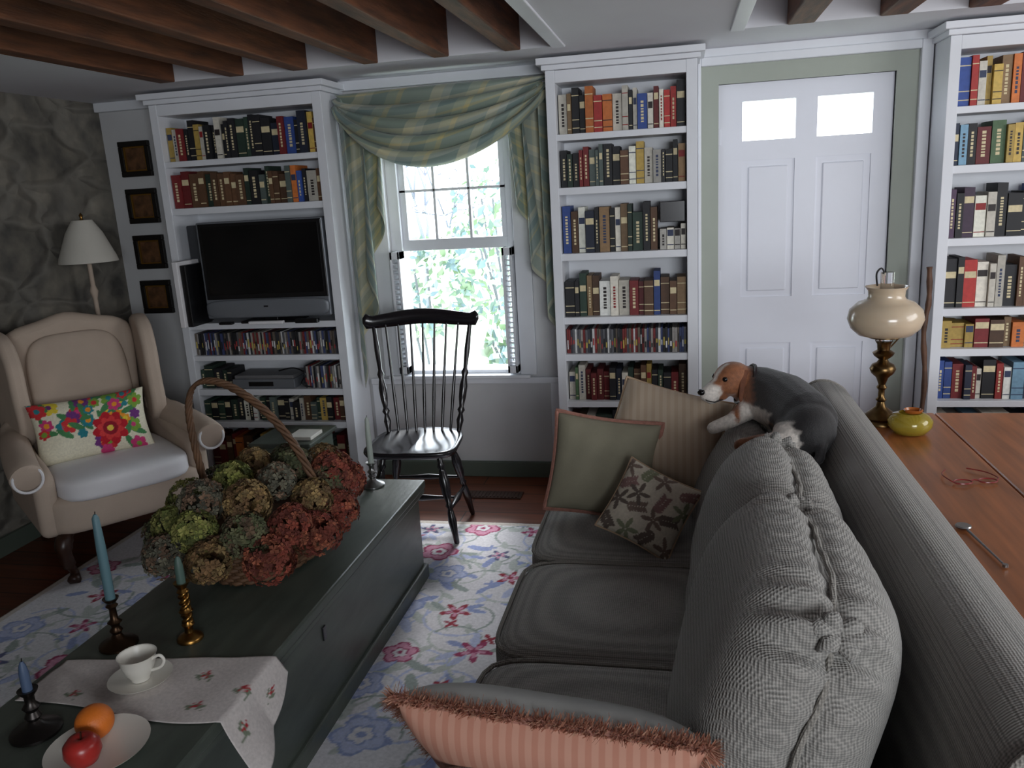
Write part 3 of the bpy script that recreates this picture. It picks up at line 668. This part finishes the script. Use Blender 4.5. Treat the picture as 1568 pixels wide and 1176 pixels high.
for i in range(nn+1):
    t=-1+2*i/nn;x=0.29*t;y=0.297-0.045*t*t
    hh=0.028+0.010*(1-t*t)
    zc0=1.005+0.012*math.cos(t*math.pi)*0.8
    if abs(t)>0.86: q=(abs(t)-0.86)/0.14;hh=0.022+0.016*math.sin(q*math.pi*0.9);zc0+=0.012*q
    if i in(0,nn): hh*=0.5
    for dy,dz in ((-0.010,-1),(-0.012,0),(-0.008,0.9),(0.0,1.0),(0.010,0.8),(0.012,0),(0.009,-0.9)): vs.append((x,y+dy,zc0+dz*hh))
for i in range(nn):
    for j in range(7): fs.append((i*7+j,i*7+(j+1)%7,(i+1)*7+(j+1)%7,(i+1)*7+j))
fs.append(tuple(range(7)));fs.append(tuple(nn*7+j for j in range(7)))
obj("crest_rail",vs,fs,BLACK,wc)
# ---------------------------------------------------------------- wingback chair
wb=G("wingback_chair",(-2.71,3.23,0.005),rz=math.radians(52))
puff("seat_base",(0.345,0.37,0.095),7,CREAMUP,wb,(0,0.0,0.325))
puff("seat_cushion",(0.285,0.345,0.062),5,CREAMCU,wb,(0,-0.075,0.438))
bo=smoothcurve([(-0.25,0.36,0),(-0.27,0.7,0),(-0.29,0.98,0),(-0.24,1.055,0),(-0.13,1.085,0),(0,1.115,0),(0.13,1.085,0),(0.24,1.055,0),(0.29,0.98,0),(0.27,0.7,0),(0.25,0.36,0)],4)
slab("back",[(p.x,p.y) for p in bo],0.13,CREAMUP,wb,M=TR((0,0.16,0.03),(math.radians(-11),0,0)),bevel=0.045,bseg=5)
puff("back_pad",(0.225,0.05,0.30),4,CREAMUP,wb,(0,0.235,0.74),(math.radians(-11),0,0))
for s,nm in ((-1,"1"),(1,"2")):
    wo=smoothcurve([(0.34,0.55,0),(0.10,0.56,0),(0.03,0.66,0),(0.05,0.80,0),(0.06,0.94,0),(0.13,1.05,0),(0.26,1.085,0),(0.38,1.06,0)],4)
    slab("wing_"+nm,[(p.x,p.y) for p in wo],0.07,CREAMUP,wb,M=TR((s*0.285,0.0,0.0),(0,0,math.radians(-s*7))),bevel=0.03,bseg=5,axis='x')
    ao=smoothcurve([(-0.33,0.24,0),(-0.33,0.40,0),(-0.30,0.53,0),(0.0,0.57,0),(0.32,0.60,0),(0.36,0.40,0),(0.34,0.24,0)],3)
    slab("arm_panel_"+nm,[(p.x,p.y) for p in ao],0.09,CREAMUP,wb,M=TR((s*0.325,0,0),(0,0,0)),bevel=0.035,bseg=5,axis='x')
    tube("arm_roll_"+nm,smoothcurve([(s*0.385,-0.36,0.535),(s*0.385,-0.30,0.55),(s*0.37,-0.1,0.57),(s*0.335,0.18,0.60),(s*0.31,0.26,0.66)],5),[0.05]+[0.066]*3+[0.064]*10+[0.055]*4+[0.045,0.04,0.035],CREAMUP,wb,n=18,ang=70)
    tube("arm_welt_"+nm,[(s*0.385+0.056*math.cos(a),-0.362,0.535+0.056*math.sin(a)) for a in np.linspace(0,2*math.pi,24)[:-1]],0.006,CREAMCU,wb,n=6,closed=True)
    tube("front_leg_"+nm,smoothcurve([(s*0.27,-0.30,0.25),(s*0.30,-0.33,0.20),(s*0.295,-0.33,0.12),(s*0.275,-0.315,0.06),(s*0.29,-0.345,0.03)],5),[0.03]*3+[0.036]*4+[0.028]*5+[0.018]*4+[0.020,0.024,0.028,0.028,0.022],DARKW,wb,n=12)
    tube("rear_leg_"+nm,smoothcurve([(s*0.26,0.30,0.25),(s*0.26,0.31,0.12),(s*0.265,0.37,0.012)],5),0.02,DARKW,wb,n=8)
random.seed(3)
it=[];cols=[(205,50,55),(235,150,40),(40,130,140),(225,200,60),(205,60,120),(110,50,120),(120,160,60)]
for i in range(34):
    x=random.uniform(-.24,.24);y=random.uniform(-.14,.14);c=lin(random.choice(cols));c2=lin(random.choice(cols))
    it.append(('l',x+random.uniform(-.04,.04),y+random.uniform(-.04,.04),0.04,random.uniform(0,6),lin((70,130,80))))
    it+=[('p',x,y,random.uniform(.022,.042),random.uniform(0,6),c,6),('d',x,y,.012,0,c2)]
it+=[('p',0.07,-0.03,0.085,0.2,lin((185,25,40)),8),('p',0.07,-0.03,0.06,0.5,lin((215,60,60)),8),('d',0.07,-0.03,0.034,0,lin((150,20,40))),('d',0.07,-0.03,0.015,0,lin((235,200,80)))]
pillow("floral_pillow",0.50,0.29,0.13,frame((-2.705,3.17,0.632),(0.68,0.73,0),(-0.24,0.20,0.95)),VCF,n=110,items=it,base=lin((226,220,196)))
# ---------------------------------------------------------------- floor lamp
fl=G("floor_lamp",(-3.105,3.83,0))
LSH=mat("lamp_shade",(200,196,186),0.8,noise=0.03)
lathe("base",[(0.12,0.001),(0.12,0.012),(0.10,0.022),(0.03,0.032),(0.015,0.05),(0,0.05)],CREAMCU,fl)
lathe("pole",[(0.012,0.04),(0.012,0.55),(0.02,0.58),(0.012,0.6),(0.012,1.15),(0.022,1.19),(0.012,1.22),(0.012,1.36),(0,1.36)],CREAMUP,fl,n=16)
sh=lathe("shade",[(0.148,1.345),(0.14,1.375),(0.09,1.50),(0.05,1.565)],LSH,fl,n=40)
bm=bmesh.new();bm.from_mesh(sh.data);bmesh.ops.delete(bm,geom=[f for f in bm.faces if len(f.verts)>4],context='FACES');bm.to_mesh(sh.data);bm.free()
s=sh.modifiers.new("t",'SOLIDIFY');s.thickness=0.003
tube("harp",[(0,-0.0,1.36),(0,0,1.57)],0.004,BRASS,fl,n=6);lathe("finial",[(0.012,1.565),(0.006,1.575),(0.011,1.59),(0,1.605)],BRASS,fl,n=12)
# ---------------------------------------------------------------- storage chest by bookcase
sb=G("storage_chest");boxes("body",[(-2.16,-1.86,3.62,3.92,0.0,0.385)],BASEG,sb,bevel=0.006);boxes("lid",[(-2.18,-1.84,3.60,3.94,0.387,0.41)],TRUNK,sb,bevel=0.006)
boxes("book_on_chest",[(-1.99,-1.86,3.66,3.80,0.411,0.43)],PLATEW,bevel=0.002)
# ---------------------------------------------------------------- sofa
so=G("sofa")
boxes("base",[(-0.42,0.42,1.06,3.02,0.10,0.31)],SOFA,so,bevel=0.03,bseg=4)
for x in (-0.38,0.40):
    for y in (1.12,2.95): lathe("foot",[(0.03,0.016),(0.035,0.05),(0.028,0.11),(0,0.11)],DARKW,so,(x,y,0),n=14)
prof=smoothcurve([(0.40,0.12,0),(0.375,0.40,0),(0.39,0.70,0),(0.415,0.82,0),(0.47,0.868,0),(0.54,0.855,0),(0.585,0.79,0),(0.59,0.55,0),(0.58,0.12,0)],6)
ys=[(1.02,0.86),(1.03,0.95),(1.06,1.0),(2.98,1.0),(3.01,0.95),(3.02,0.86)]
vs=[];fs=[];K=len(prof);cxp,czp=0.485,0.5
yl=ys[:3]+[(1.06+ (2.98-1.06)*i/20,1.0) for i in range(1,20)]+ys[3:]
for y,s in yl:
    for p in prof: vs.append((cxp+(p.x-cxp)*s,y,czp+(p.y-czp)*(1-(1-s)*0.35)))
for i in range(len(yl)-1):
    for j in range(K-1): fs.append((i*K+j,i*K+j+1,(i+1)*K+j+1,(i+1)*K+j))
fs.append(tuple(range(K))[::-1]);fs.append(tuple((len(yl)-1)*K+j for j in range(K)))
obj("back",vs,fs,SOFA,so,ang=70)
for y in (1.028,3.012): tube("back_welt",[(cxp+(p.x-cxp)*0.95,y,czp+(p.y-czp)*0.985) for p in prof],0.007,SOFAP,so,n=8)
for y0,nm in ((2.93,"arm_1"),(1.12,"arm_2")):
    puff(nm,(0.43,0.095,0.24),6,SOFA,so,(-0.02,y0,0.35));
    puff(nm+"_roll",(0.44,0.11,0.075),3.5,SOFA,so,(-0.02,y0,0.565))
for i,(y0,y1) in enumerate(((1.22,1.765),(1.765,2.305),(2.305,2.845))):
    def crown(w):
        w=w.copy();k=np.clip(1-(w[:,0]/0.32)**2,0,1)*np.clip(1-(w[:,1]/0.28)**2,0,1);w[:,2]+=np.where(w[:,2]>0,0.012*k,0);return w
    puff("seat_cushion_%d"%(i+1),(0.33,(y1-y0)/2-0.001,0.083),7,SOFA,so,(-0.16,(y0+y1)/2,0.392),n=18,fn=crown)
    hx,hy=0.325,(y1-y0)/2-0.004
    for zz in (0.462,0.322):
        pts=[]
        for a in np.linspace(0,2*math.pi,64)[:-1]:
            c,s=math.cos(a),math.sin(a);q=(abs(c)**7+abs(s)**7)**(-1/7);pts.append((-0.16+hx*c*q,(y0+y1)/2+hy*s*q,zz))
        tube("seat_welt",pts,0.006,SOFAP,so,n=6,closed=True)
def backcushion(nm,cy,w,h,t,cx,cz,lean,seed,sag=0):
    v,f=cubegrid(40);size=(w/2,h/2,t/2);W=puffmap(v,size,2.9)
    x,y,z=W[:,0]/size[0],W[:,1]/size[1],W[:,2]/size[2]
    nrm=W/np.array(size)**2;nrm/=np.linalg.norm(nrm,axis=1)[:,None]
    D=np.zeros(len(W))
    D-=0.018*np.exp(-(z/0.14)**2)
    ang=np.arctan2(y,x)
    fall=np.exp(-((np.abs(z)-0.30)/0.30)**2)
    cor=np.exp(-((np.abs(np.abs(x)-0.8)/0.28)**2+(np.abs(y-0.8)/0.34)**2))
    D+=(0.004+0.020*cor)*fall*np.cos(ang*30+seed*1.3+np.sign(z)*0.8)
    D+=0.010*np.sin(x*4+seed)*np.sin(y*3+z*2+seed*2)
    W=W+nrm*D[:,None]
    W[:,1]-=sag*np.clip(1-x**2,0,1)*np.clip(y,0,1)
    M=frame((cx,cy,cz),(0,-1,0),(math.sin(lean),0,math.cos(lean)))
    obj(nm,W,f,SOFA,so,M=M)
    pts=[]
    for a in np.linspace(-0.5,math.pi+0.5,90):
        c,s=math.cos(a),math.sin(a);q=(abs(c)**2.9+abs(s)**2.9)**(-1/2.9);X,Y=c*q,s*q
        pts.append((X*(size[0]-0.013),Y*(size[1]-0.013)-sag*max(0,1-X*X)*max(0,Y)+0.002*math.cos(a*30+seed),0.003*math.sin(a*9)))
    tube(nm+"_welt",pts,0.0055,SOFAP,so,n=7,M=M)
    for sx in (-1,1):
        base=Vector((sx*size[0]*0.79,size[1]*0.79,0))
        ps=[]
        for k in range(6):
            a=(k+0.5)/6*2*math.pi;d=Vector((sx*0.5,0.5,0)).normalized()*0.5+Vector((-sx*0.7,0.7,0))*math.cos(a)*0.6+Vector((0,0,1))*math.sin(a)*0.9
            ps.append(tube_geo([base-Vector((sx*.03,.03,0)),base+d*0.018,base+d*0.042,base+d*0.058+Vector((-sx*.02,-.02,0))],[0.016,0.018,0.014,0.003],10))
        v2,f2=merge(ps);obj(nm+"_gather",v2,f2,SOFA,so,M=M)
backcushion("back_cushion_1",1.45,0.62,0.52,0.33,0.165,0.70,0.32,1.0)
backcushion("back_cushion_2",2.01,0.60,0.50,0.30,0.185,0.675,0.36,2.4,0.01)
backcushion("back_cushion_3",2.56,0.58,0.43,0.27,0.19,0.622,0.45,4.1,0.03)
# ---------------------------------------------------------------- throw pillows
GP=mat("green_linen",(142,137,117),0.85,noise=0.06,nscale=15,bump=0.3,bscale=250,bdist=0.001);PKT=mat("pink_trim",(162,114,100),0.9,noise=0.2,nscale=80);BGT=mat("beige_trim",(176,150,124),0.9)
pillow("green_pillow",0.37,0.345,0.13,frame((-0.275,2.67,0.648),(0.99,-0.04,-0.12),(0.08,0.30,0.93)),GP,pipe=PKT,piper=0.009,seed=2)
def stripes(name,c1,c2,sc_,axis='X'):
    m=mat(name,c1,0.9);nt=m.node_tree;N=nt.nodes;L=nt.links;b=N["Principled BSDF"];tc=N.new("ShaderNodeTexCoord")
    q=N.new("ShaderNodeTexWave");q.bands_direction=axis;q.inputs["Scale"].default_value=sc_;L.new(tc.outputs["Object"],q.inputs["Vector"])
    r=N.new("ShaderNodeValToRGB");r.color_ramp.elements[0].position=0.35;r.color_ramp.elements[1].position=0.6;r.color_ramp.elements[0].color=(*lin(c1),1);r.color_ramp.elements[1].color=(*lin(c2),1)
    L.new(q.outputs["Fac"],r.inputs[0]);L.new(r.outputs[0],b.inputs["Base Color"]);return m
PS=stripes("beige_stripe",(178,158,136),(186,168,148),12,'X')
pillow("striped_pillow",0.40,0.35,0.14,frame((-0.065,2.775,0.735),(0.95,-0.22,-0.20),(0.10,0.62,0.76)),PS,pipe=BGT,piper=0.006,seed=4)
random.seed(11)
it=[];
for i in range(4):
    for j in range(4):
        x=-.1+i*.065+random.uniform(-.02,.02);y=-.1+j*.065+random.uniform(-.02,.02);a0=random.uniform(0,6);cc_=random.choice([lin((122,104,94)),lin((126,130,104)),lin((140,108,104)),lin((104,92,84))])
        if (i+j)%2:
            for k in range(5): it.append(('l',x+0.022*math.cos(a0+k*1.25),y+0.022*math.sin(a0+k*1.25),0.020,a0+k*1.25,cc_))
        else:
            for k in range(-3,4):
                it.append(('l',x+k*0.009*math.cos(a0)-0.008*math.sin(a0),y+k*0.009*math.sin(a0)+0.008*math.cos(a0),0.012,a0+1.0,cc_)); it.append(('l',x+k*0.009*math.cos(a0)+0.008*math.sin(a0),y+k*0.009*math.sin(a0)-0.008*math.cos(a0),0.012,a0-1.0,cc_))
pillow("leaf_pillow",0.25,0.25,0.10,frame((-0.110,2.43,0.595),(0.88,-0.25,-0.36),(0.32,0.52,0.72)),VCF,n=90,items=it,base=lin((200,191,174)),pipe=BGT,piper=0.004,seed=1)
# fringed pillow near camera
PCH=stripes("peach_check",(178,124,104),(188,140,120),14,'X')
fp=G("fringed_pillow")
Mf=frame((-0.235,1.265,0.600),(0.99,-0.05,-0.055),(0.0,-0.60,0.80))
w,h,t=0.54,0.33,0.15
n=40;a=np.linspace(-1,1,n);U,V=np.meshgrid(a,a,indexing='ij');k=0.05
X=w/2*U*(1-k*(1-V**2));Y=h/2*V*(1-k*(1-U**2));e=(1-U**4)*(1-V**4);Z=t/2*np.clip(e,0,1)**0.5
f=grid(n,n);P1=np.stack([X,Y,Z],-1).reshape(-1,3);P2=np.stack([X,Y,-Z],-1).reshape(-1,3)
obj("peach_side",P1,f,PCH,fp,M=Mf);obj("grey_side",P2,f,mat("pale_linen",(158,158,154),0.85,noise=0.06,nscale=12,bump=0.2,bscale=200,bdist=0.001),fp,M=Mf)
vs=[];fs=[];fc=[]
for side in range(4):
    for i in range(520 if side==2 else 160):
        s=random.uniform(-1,1)
        if side==2: x,y=w/2*s,h/2*(1-k*(1-s*s));d=Vector((0,1,0))
        elif side==0: x,y=w/2*s,-h/2*(1-k*(1-s*s));d=Vector((0,-1,0))
        elif side==1: x,y=w/2*(1-k*(1-s*s)),h/2*s;d=Vector((1,0,0))
        else: x,y=-w/2*(1-k*(1-s*s)),h/2*s;d=Vector((-1,0,0))
        for q in range(5):
            dd=(d+Vector((random.uniform(-.5,.5),random.uniform(-.3,.3),random.uniform(-.9,.9)))).normalized();l=random.uniform(.016,.030)
            p=Vector((x+random.uniform(-.004,.004),y,random.uniform(-.006,.006)));o2=dd.orthogonal().normalized()*0.0014;k0=len(vs)
            vs+=[p-o2,p+o2,p+dd*l+o2*0.5,p+dd*l-o2*0.5];fs.append((k0,k0+1,k0+2,k0+3));fc.append(lin(random.choice([(190,134,108),(206,160,134),(166,104,82),(196,142,120)])))
obj("fringe",vs,fs,mat("fringe_thread",(200,140,100),0.9,vcol=True),fp,M=Mf,fc=fc,smooth=False)
tube("cord",[tuple(P1[i*n+n-1]) for i in range(n)],0.008,PKT,fp,n=6,M=Mf)
# ---------------------------------------------------------------- dog (beagle lying along the sofa back)
dg=G("beagle_dog",(0.012,0,0.004))
el=[];
def E(c,r,rot=None):
    bm2=bmesh.new();bmesh.ops.create_uvsphere(bm2,u_segments=20,v_segments=14,radius=1)
    M=Matrix.Translation(c)@((Euler(rot).to_matrix().to_4x4()) if rot else Matrix.Identity(4))@Matrix.Diagonal((*r,1))
    vv=[M@x.co for x in bm2.verts];ff=[tuple(q.index for q in fa.verts) for fa in bm2.faces];bm2.free();el.append((vv,ff))
def CAP(p0,p1,r0,r1):
    p0,p1=Vector(p0),Vector(p1);K=7
    pts=[];rr=[];d=(p1-p0).normalized()
    for a in (90,60,30): pts.append(p0-d*r0*math.sin(math.radians(a)));rr.append(max(1e-3,r0*math.cos(math.radians(a))))
    for i in range(K): pts.append(p0.lerp(p1,i/(K-1)));rr.append(r0+(r1-r0)*i/(K-1))
    for a in (30,60,90): pts.append(p1+d*r1*math.sin(math.radians(a)));rr.append(max(1e-3,r1*math.cos(math.radians(a))))
    el.append(tube_geo(pts,rr,16))
HC=Vector((0.148,2.735,0.938));F=Vector((-0.85,-0.53,0)).normalized();Nn=Vector((-0.53,0.85,0)).normalized();ZZ=Vector((0,0,1))
def H(f,n,z): return HC+F*f+Nn*n+ZZ*z
hr=math.atan2(F.y,F.x)
E(H(0,0,0),(0.066,0.058,0.058),(0,0,hr));E(H(0.02,0.028,-0.016),(0.038,0.026,0.030),(0,0,hr));E(H(0.02,-0.028,-0.016),(0.038,0.026,0.030),(0,0,hr))
E(H(0.045,0,0.012),(0.022,0.034,0.020),(0,0,hr))
CAP(H(0.045,0,-0.018),H(0.098,0,-0.040),0.036,0.027);E(H(0.088,0.012,-0.050),(0.028,0.017,0.020),(0,0,hr));E(H(0.088,-0.012,-0.050),(0.028,0.017,0.020),(0,0,hr))
CAP(H(0.04,0,-0.045),H(0.085,0,-0.062),0.024,0.015)
CAP(H(-0.02,0,-0.01),(0.235,2.745,0.898),0.056,0.080)
CAP((0.245,2.735,0.885),(0.305,2.63,0.880),0.090,0.096);CAP((0.305,2.63,0.880),(0.350,2.48,0.868),0.096,0.090)
E((0.350,2.44,0.852),(0.080,0.100,0.086));E((0.300,2.43,0.832),(0.055,0.088,0.062))
CAP((0.20,2.69,0.848),(0.14,2.62,0.826),0.038,0.024);CAP((0.14,2.62,0.826),(0.080,2.60,0.806),0.024,0.021)
CAP((0.26,2.37,0.828),(0.21,2.46,0.808),0.036,0.022);CAP((0.21,2.46,0.808),(0.155,2.44,0.800),0.021,0.021)
CAP((0.375,2.36,0.835),(0.365,2.32,0.80),0.018,0.014);CAP((0.365,2.32,0.80),(0.33,2.30,0.785),0.014,0.009)
v,f=merge(el);tmp=obj("tmp",v,f,None)
r=tmp.modifiers.new("r",'REMESH');r.mode='VOXEL';r.voxel_size=0.0055
s=tmp.modifiers.new("s",'SMOOTH');s.factor=0.6;s.iterations=5
dgp=bpy.context.evaluated_depsgraph_get();me=bpy.data.meshes.new_from_object(tmp.evaluated_get(dgp));bpy.data.objects.remove(tmp)
V3=np.array([tuple(q.co) for q in me.vertices]);F3=[tuple(p.vertices) for p in me.polygons]
blk=np.array(lin((24,21,22)));tan=np.array(lin((134,82,50)));tan2=np.array(lin((98,60,40)));wht=np.array(lin((206,197,188)))
x,y,z=V3.T
R3=V3-np.array(HC);ff_=R3@np.array(F);nn2=R3@np.array(Nn);zz_=R3[:,2]
jit=0.006*np.sin(x*190+y*130)*np.sin(z*170+y*90)
col=np.tile(blk,(len(V3),1))
def blend(mv,c):
    k=np.clip(mv/0.010+0.5,0,1)[:,None];col[:]=col*(1-k)+np.array(c)*k
front=2.8-0*y
blend(np.minimum(0.085+ff_-jit,0.21-x-jit+0*z),tan2);blend(np.minimum(0.045+ff_-jit,0.20-x),tan)
blend(np.minimum.reduce([0.245-x-jit,x-0.165,0.878-z-jit]),wht)
blend(np.minimum(0.822-z-jit,y-2.55),wht)
blend(np.minimum.reduce([ff_-0.066+jit,-0.012-zz_+0.5*(ff_-0.07)+0*z]),wht)
blend(ff_-0.088+jit*0.5,wht)
blend(np.minimum.reduce([ff_-0.02,0.0075-np.abs(nn2),zz_+0.03]),wht)
blend(np.minimum.reduce([0.25-x-jit,2.52-y,0.85-z]),tan*0.9)
FUR=mat("dog_fur",(100,80,60),0.7,vcol=True,noise=0.22,nscale=90,bump=0.6,bscale=260,bdist=0.003,sheen=0.15)
obj("body",V3,F3,FUR,dg,vc=col)
EAR=mat("ear_fur",(104,60,38),0.8,noise=0.2,nscale=60)
def ear(nm,c,rot):
    def fn(w):
        w=w.copy();q=(w[:,2]/0.06);w[:,0]*=(0.9-0.28*q);w[:,1]+=0.010*q*q;return w
    puff(nm,(0.038,0.009,0.060),2.4,EAR,dg,c,rot,n=10,fn=fn)
ear("ear_near",H(-0.018,-0.060,-0.022),(math.radians(-10),0,hr+math.pi))
ear("ear_far",H(-0.018,0.060,-0.022),(math.radians(10),0,hr+math.pi))
NO=mat("dog_nose",(15,13,14),0.25)
puff("nose",(0.011,0.014,0.010),2.4,NO,dg,H(0.122,0,-0.030),(0,0,hr),n=6)
for nm,sg in (("eye_1",-1),("eye_2",1)): puff(nm,(0.009,0.009,0.009),2,NO,dg,H(0.050,sg*0.030,0.010),n=6)
tube("mouth",[H(0.118,-0.004,-0.048),H(0.112,-0.020,-0.056),H(0.090,-0.030,-0.062),H(0.062,-0.034,-0.056)],0.002,NO,dg,n=5)
cn=Vector((0.190,2.742,0.918));ax=Vector((0.85,0.1,-0.42)).normalized();u1=ax.orthogonal().normalized();u2_=ax.cross(u1)
tube("collar",[cn+(u1*math.cos(a)+u2_*math.sin(a))*0.069 for a in np.linspace(0,2*math.pi,30)[:-1]],0.006,mat("collar_leather",(36,28,30),0.5),dg,n=6,closed=True)
# ---------------------------------------------------------------- table behind sofa
tb=G("drop_leaf_table")
boxes("top_board",[(0.865,1.55,1.02,3.0,0.725,0.75)],TABLEW,tb,bevel=0.006)
boxes("leaf",[(0.625,0.862,1.02,3.0,0.725,0.75),(1.553,1.80,1.02,3.0,0.725,0.75)],TABLEW,tb,bevel=0.006)
boxes("apron",[(0.90,1.50,1.15,2.88,0.62,0.725)],TABLEW,tb,bevel=0.004)
for i,(x,y) in enumerate(((0.93,1.2),(1.47,1.2),(0.93,2.83),(1.47,2.83))):
    turned("leg_%d"%(i+1),(x,y,0),(x,y,0.62),[(0,0.018),(0.05,0.026),(0.1,0.018),(0.15,0.028),(0.5,0.034),(0.8,0.024),(0.83,0.034),(0.87,0.024),(0.9,0.036),(1,0.036)],TABLEW,tb)
boxes("support_arm",[(0.66,0.90,1.9,1.93,0.69,0.725),(0.66,0.90,2.5,2.53,0.69,0.725)],TABLEW,tb)
tl=G("table_lamp",(0.658,2.87,0.751))
lathe("base",[(0.060,0),(0.060,0.008),(0.053,0.014),(0.056,0.022),(0.045,0.034),(0.03,0.046),(0.016,0.058),(0.012,0.075),(0.018,0.082),(0.011,0.09),(0.010,0.115),(0.017,0.125),(0.011,0.135),(0.02,0.16),(0.036,0.175),(0.042,0.19),(0.034,0.205),(0.02,0.212),(0.014,0.222),(0.03,0.235),(0.035,0.245),(0.02,0.255),(0.022,0.275),(0.028,0.285),(0,0.285)],BRONZE,tl,n=32)
tube("gallery",[(0.05*math.cos(a),0.05*math.sin(a),0.30) for a in np.linspace(0,2*math.pi,32)[:-1]],0.003,BRONZE,tl,n=6,closed=True)
for k in range(3):
    a=k*2.1;tube("arm",[(0.02*math.cos(a),0.02*math.sin(a),0.262),(0.05*math.cos(a),0.05*math.sin(a),0.30)],0.0025,BRONZE,tl,n=6)
MILK=mat("milk_glass",(196,178,154),0.18,spec=0.6);MILK.node_tree.nodes["Principled BSDF"].inputs["Subsurface Weight"].default_value=0.3
MILK.node_tree.nodes["Principled BSDF"].inputs["Subsurface Radius"].default_value=(0.03,0.02,0.015)
lathe("shade",[(0.05,0.30),(0.085,0.308),(0.108,0.33),(0.119,0.36),(0.113,0.39),(0.088,0.415),(0.062,0.425),(0.056,0.435),(0.058,0.455),(0.068,0.468),(0.065,0.468),(0.052,0.455),(0.05,0.436),(0.06,0.421),(0.095,0.40),(0.109,0.375),(0.105,0.345),(0.08,0.315),(0.05,0.304)],MILK,tl,n=40)
ch=lathe("chimney",[(0.022,0.285),(0.03,0.33),(0.034,0.36),(0.026,0.40),(0.021,0.44),(0.021,0.515)],GLASS,tl,n=24)
tube("carry_ring",smoothcurve([(-0.03,0,0.47),(-0.034,0,0.51),(-0.02,0,0.528),(-0.008,0,0.51)],5),0.003,BLACK,tl,n=6)
AMB=mat("yellow_green_glass",(205,185,75),0.08,trans=0.65)
ab=G("glass_jar",(0.722,2.75,0.751))
lathe("bowl",[(0.03,0),(0.05,0.004),(0.066,0.025),(0.068,0.045),(0.055,0.062),(0.035,0.07),(0.035,0.066),(0.052,0.058),(0.062,0.044),(0.06,0.027),(0.045,0.009),(0,0.007)],AMB,ab,n=36)
lathe("rim",[(0.026,0.068),(0.030,0.076),(0.026,0.078),(0.022,0.070)],mat("orange_glass",(190,110,50),0.2,trans=0.4),ab,(0.01,0.01,0),n=24)
eg=G("eyeglasses",(0.775,2.29,0.757),rz=0.2);RP=mat("red_plastic",(120,40,40),0.3)
for s in (-1,1):
    tube("rim_%d"%(s+2),[(s*0.034+0.024*math.cos(a),0.0+0.017*math.sin(a),0) for a in np.linspace(0,2*math.pi,24)[:-1]],0.002,RP,eg,n=6,closed=True)
    tube("temple_%d"%(s+2),smoothcurve([(s*0.058,0,0),(s*0.066,0.01,0.004),(s*0.06,0.06,0.002),(s*0.03,0.10,0)],5),0.0018,RP,eg,n=6)
tube("bridge",[(-0.011,0.004,0),(0,0.008,0.002),(0.011,0.004,0)],0.002,RP,eg,n=6)
ky=G("letter_opener",(0.66,1.88,0.756))
tube("shaft",[(-0.005,0.08,0),(0.012,-0.10,0)],[0.003,0.002],SILVER,ky,n=8);lathe("head",[(0.0,-0.002),(0.016,-0.002),(0.018,0.001),(0.016,0.004),(0,0.004)],PEWTER,ky,(-0.008,0.10,0),n=20);lathe("tip",[(0,-0.003),(0.006,-0.003),(0.006,0.003),(0,0.003)],PEWTER,ky,(0.013,-0.105,0),n=12)
tube("walking_stick",smoothcurve([(1.06,3.96,0.002),(1.075,3.97,0.3),(1.10,3.99,0.6),(1.085,4.0,0.85),(1.10,4.005,1.0),(1.095,4.01,1.15)],6),[0.012+0.002*math.sin(i*1.7) for i in range(31)],mat("bark_stick",(92,62,44),0.6,noise=0.4,nscale=20),n=10)
# ---------------------------------------------------------------- lights
w=bpy.data.worlds.new("sky");sc.world=w;w.use_nodes=True;bg=w.node_tree.nodes["Background"];bg.inputs[0].default_value=(0.84,0.92,1.0,1);bg.inputs[1].default_value=8.0
def area(n,loc,to,sx,sy,e,c,spread=180):
    l=bpy.data.lights.new(n,'AREA');l.shape='RECTANGLE';l.size=sx;l.size_y=sy;l.energy=e;l.color=c;l.spread=math.radians(spread)
    o=bpy.data.objects.new(n,l);sc.collection.objects.link(o);o.location=loc;o.rotation_euler=(Vector(to)-Vector(loc)).to_track_quat('-Z','Y').to_euler();return o
area("daylight_front_windows",(1.5,-2.15,1.6),(0.9,3.5,1.7),2.0,1.1,62,(0.90,0.95,1.0),130)
area("daylight_right_windows",(2.9,2.2,1.55),(0.2,2.5,1.0),1.7,1.2,38,(0.96,0.98,1.0))
sl=bpy.data.lights.new("sun",'SUN');sl.energy=3.0;sl.angle=math.radians(12);so_=bpy.data.objects.new("sun",sl);sc.collection.objects.link(so_)
so_.rotation_euler=Vector((0.15,-1,-0.95)).to_track_quat('-Z','Y').to_euler()
# ---------------------------------------------------------------- camera
yaw,pitch,roll=[math.radians(q) for q in (12.28,13.49,-3.28)]
fw=Vector((-math.sin(yaw)*math.cos(pitch),math.cos(yaw)*math.cos(pitch),-math.sin(pitch)));rt=Vector((math.cos(yaw),math.sin(yaw),0));up=rt.cross(fw)
r2=rt*math.cos(roll)+up*math.sin(roll);u2=-rt*math.sin(roll)+up*math.cos(roll)
cd=bpy.data.cameras.new("camera");cd.sensor_width=36;cd.lens=36*1244.1/1568;cam=bpy.data.objects.new("camera",cd);sc.collection.objects.link(cam)
M=Matrix.Identity(4)
for i in range(3): M[i][0]=r2[i];M[i][1]=u2[i];M[i][2]=-fw[i]
M[2][3]=1.6
cam.matrix_world=M;cd.clip_start=0.05;sc.camera=cam
sc.view_settings.view_transform='Standard'
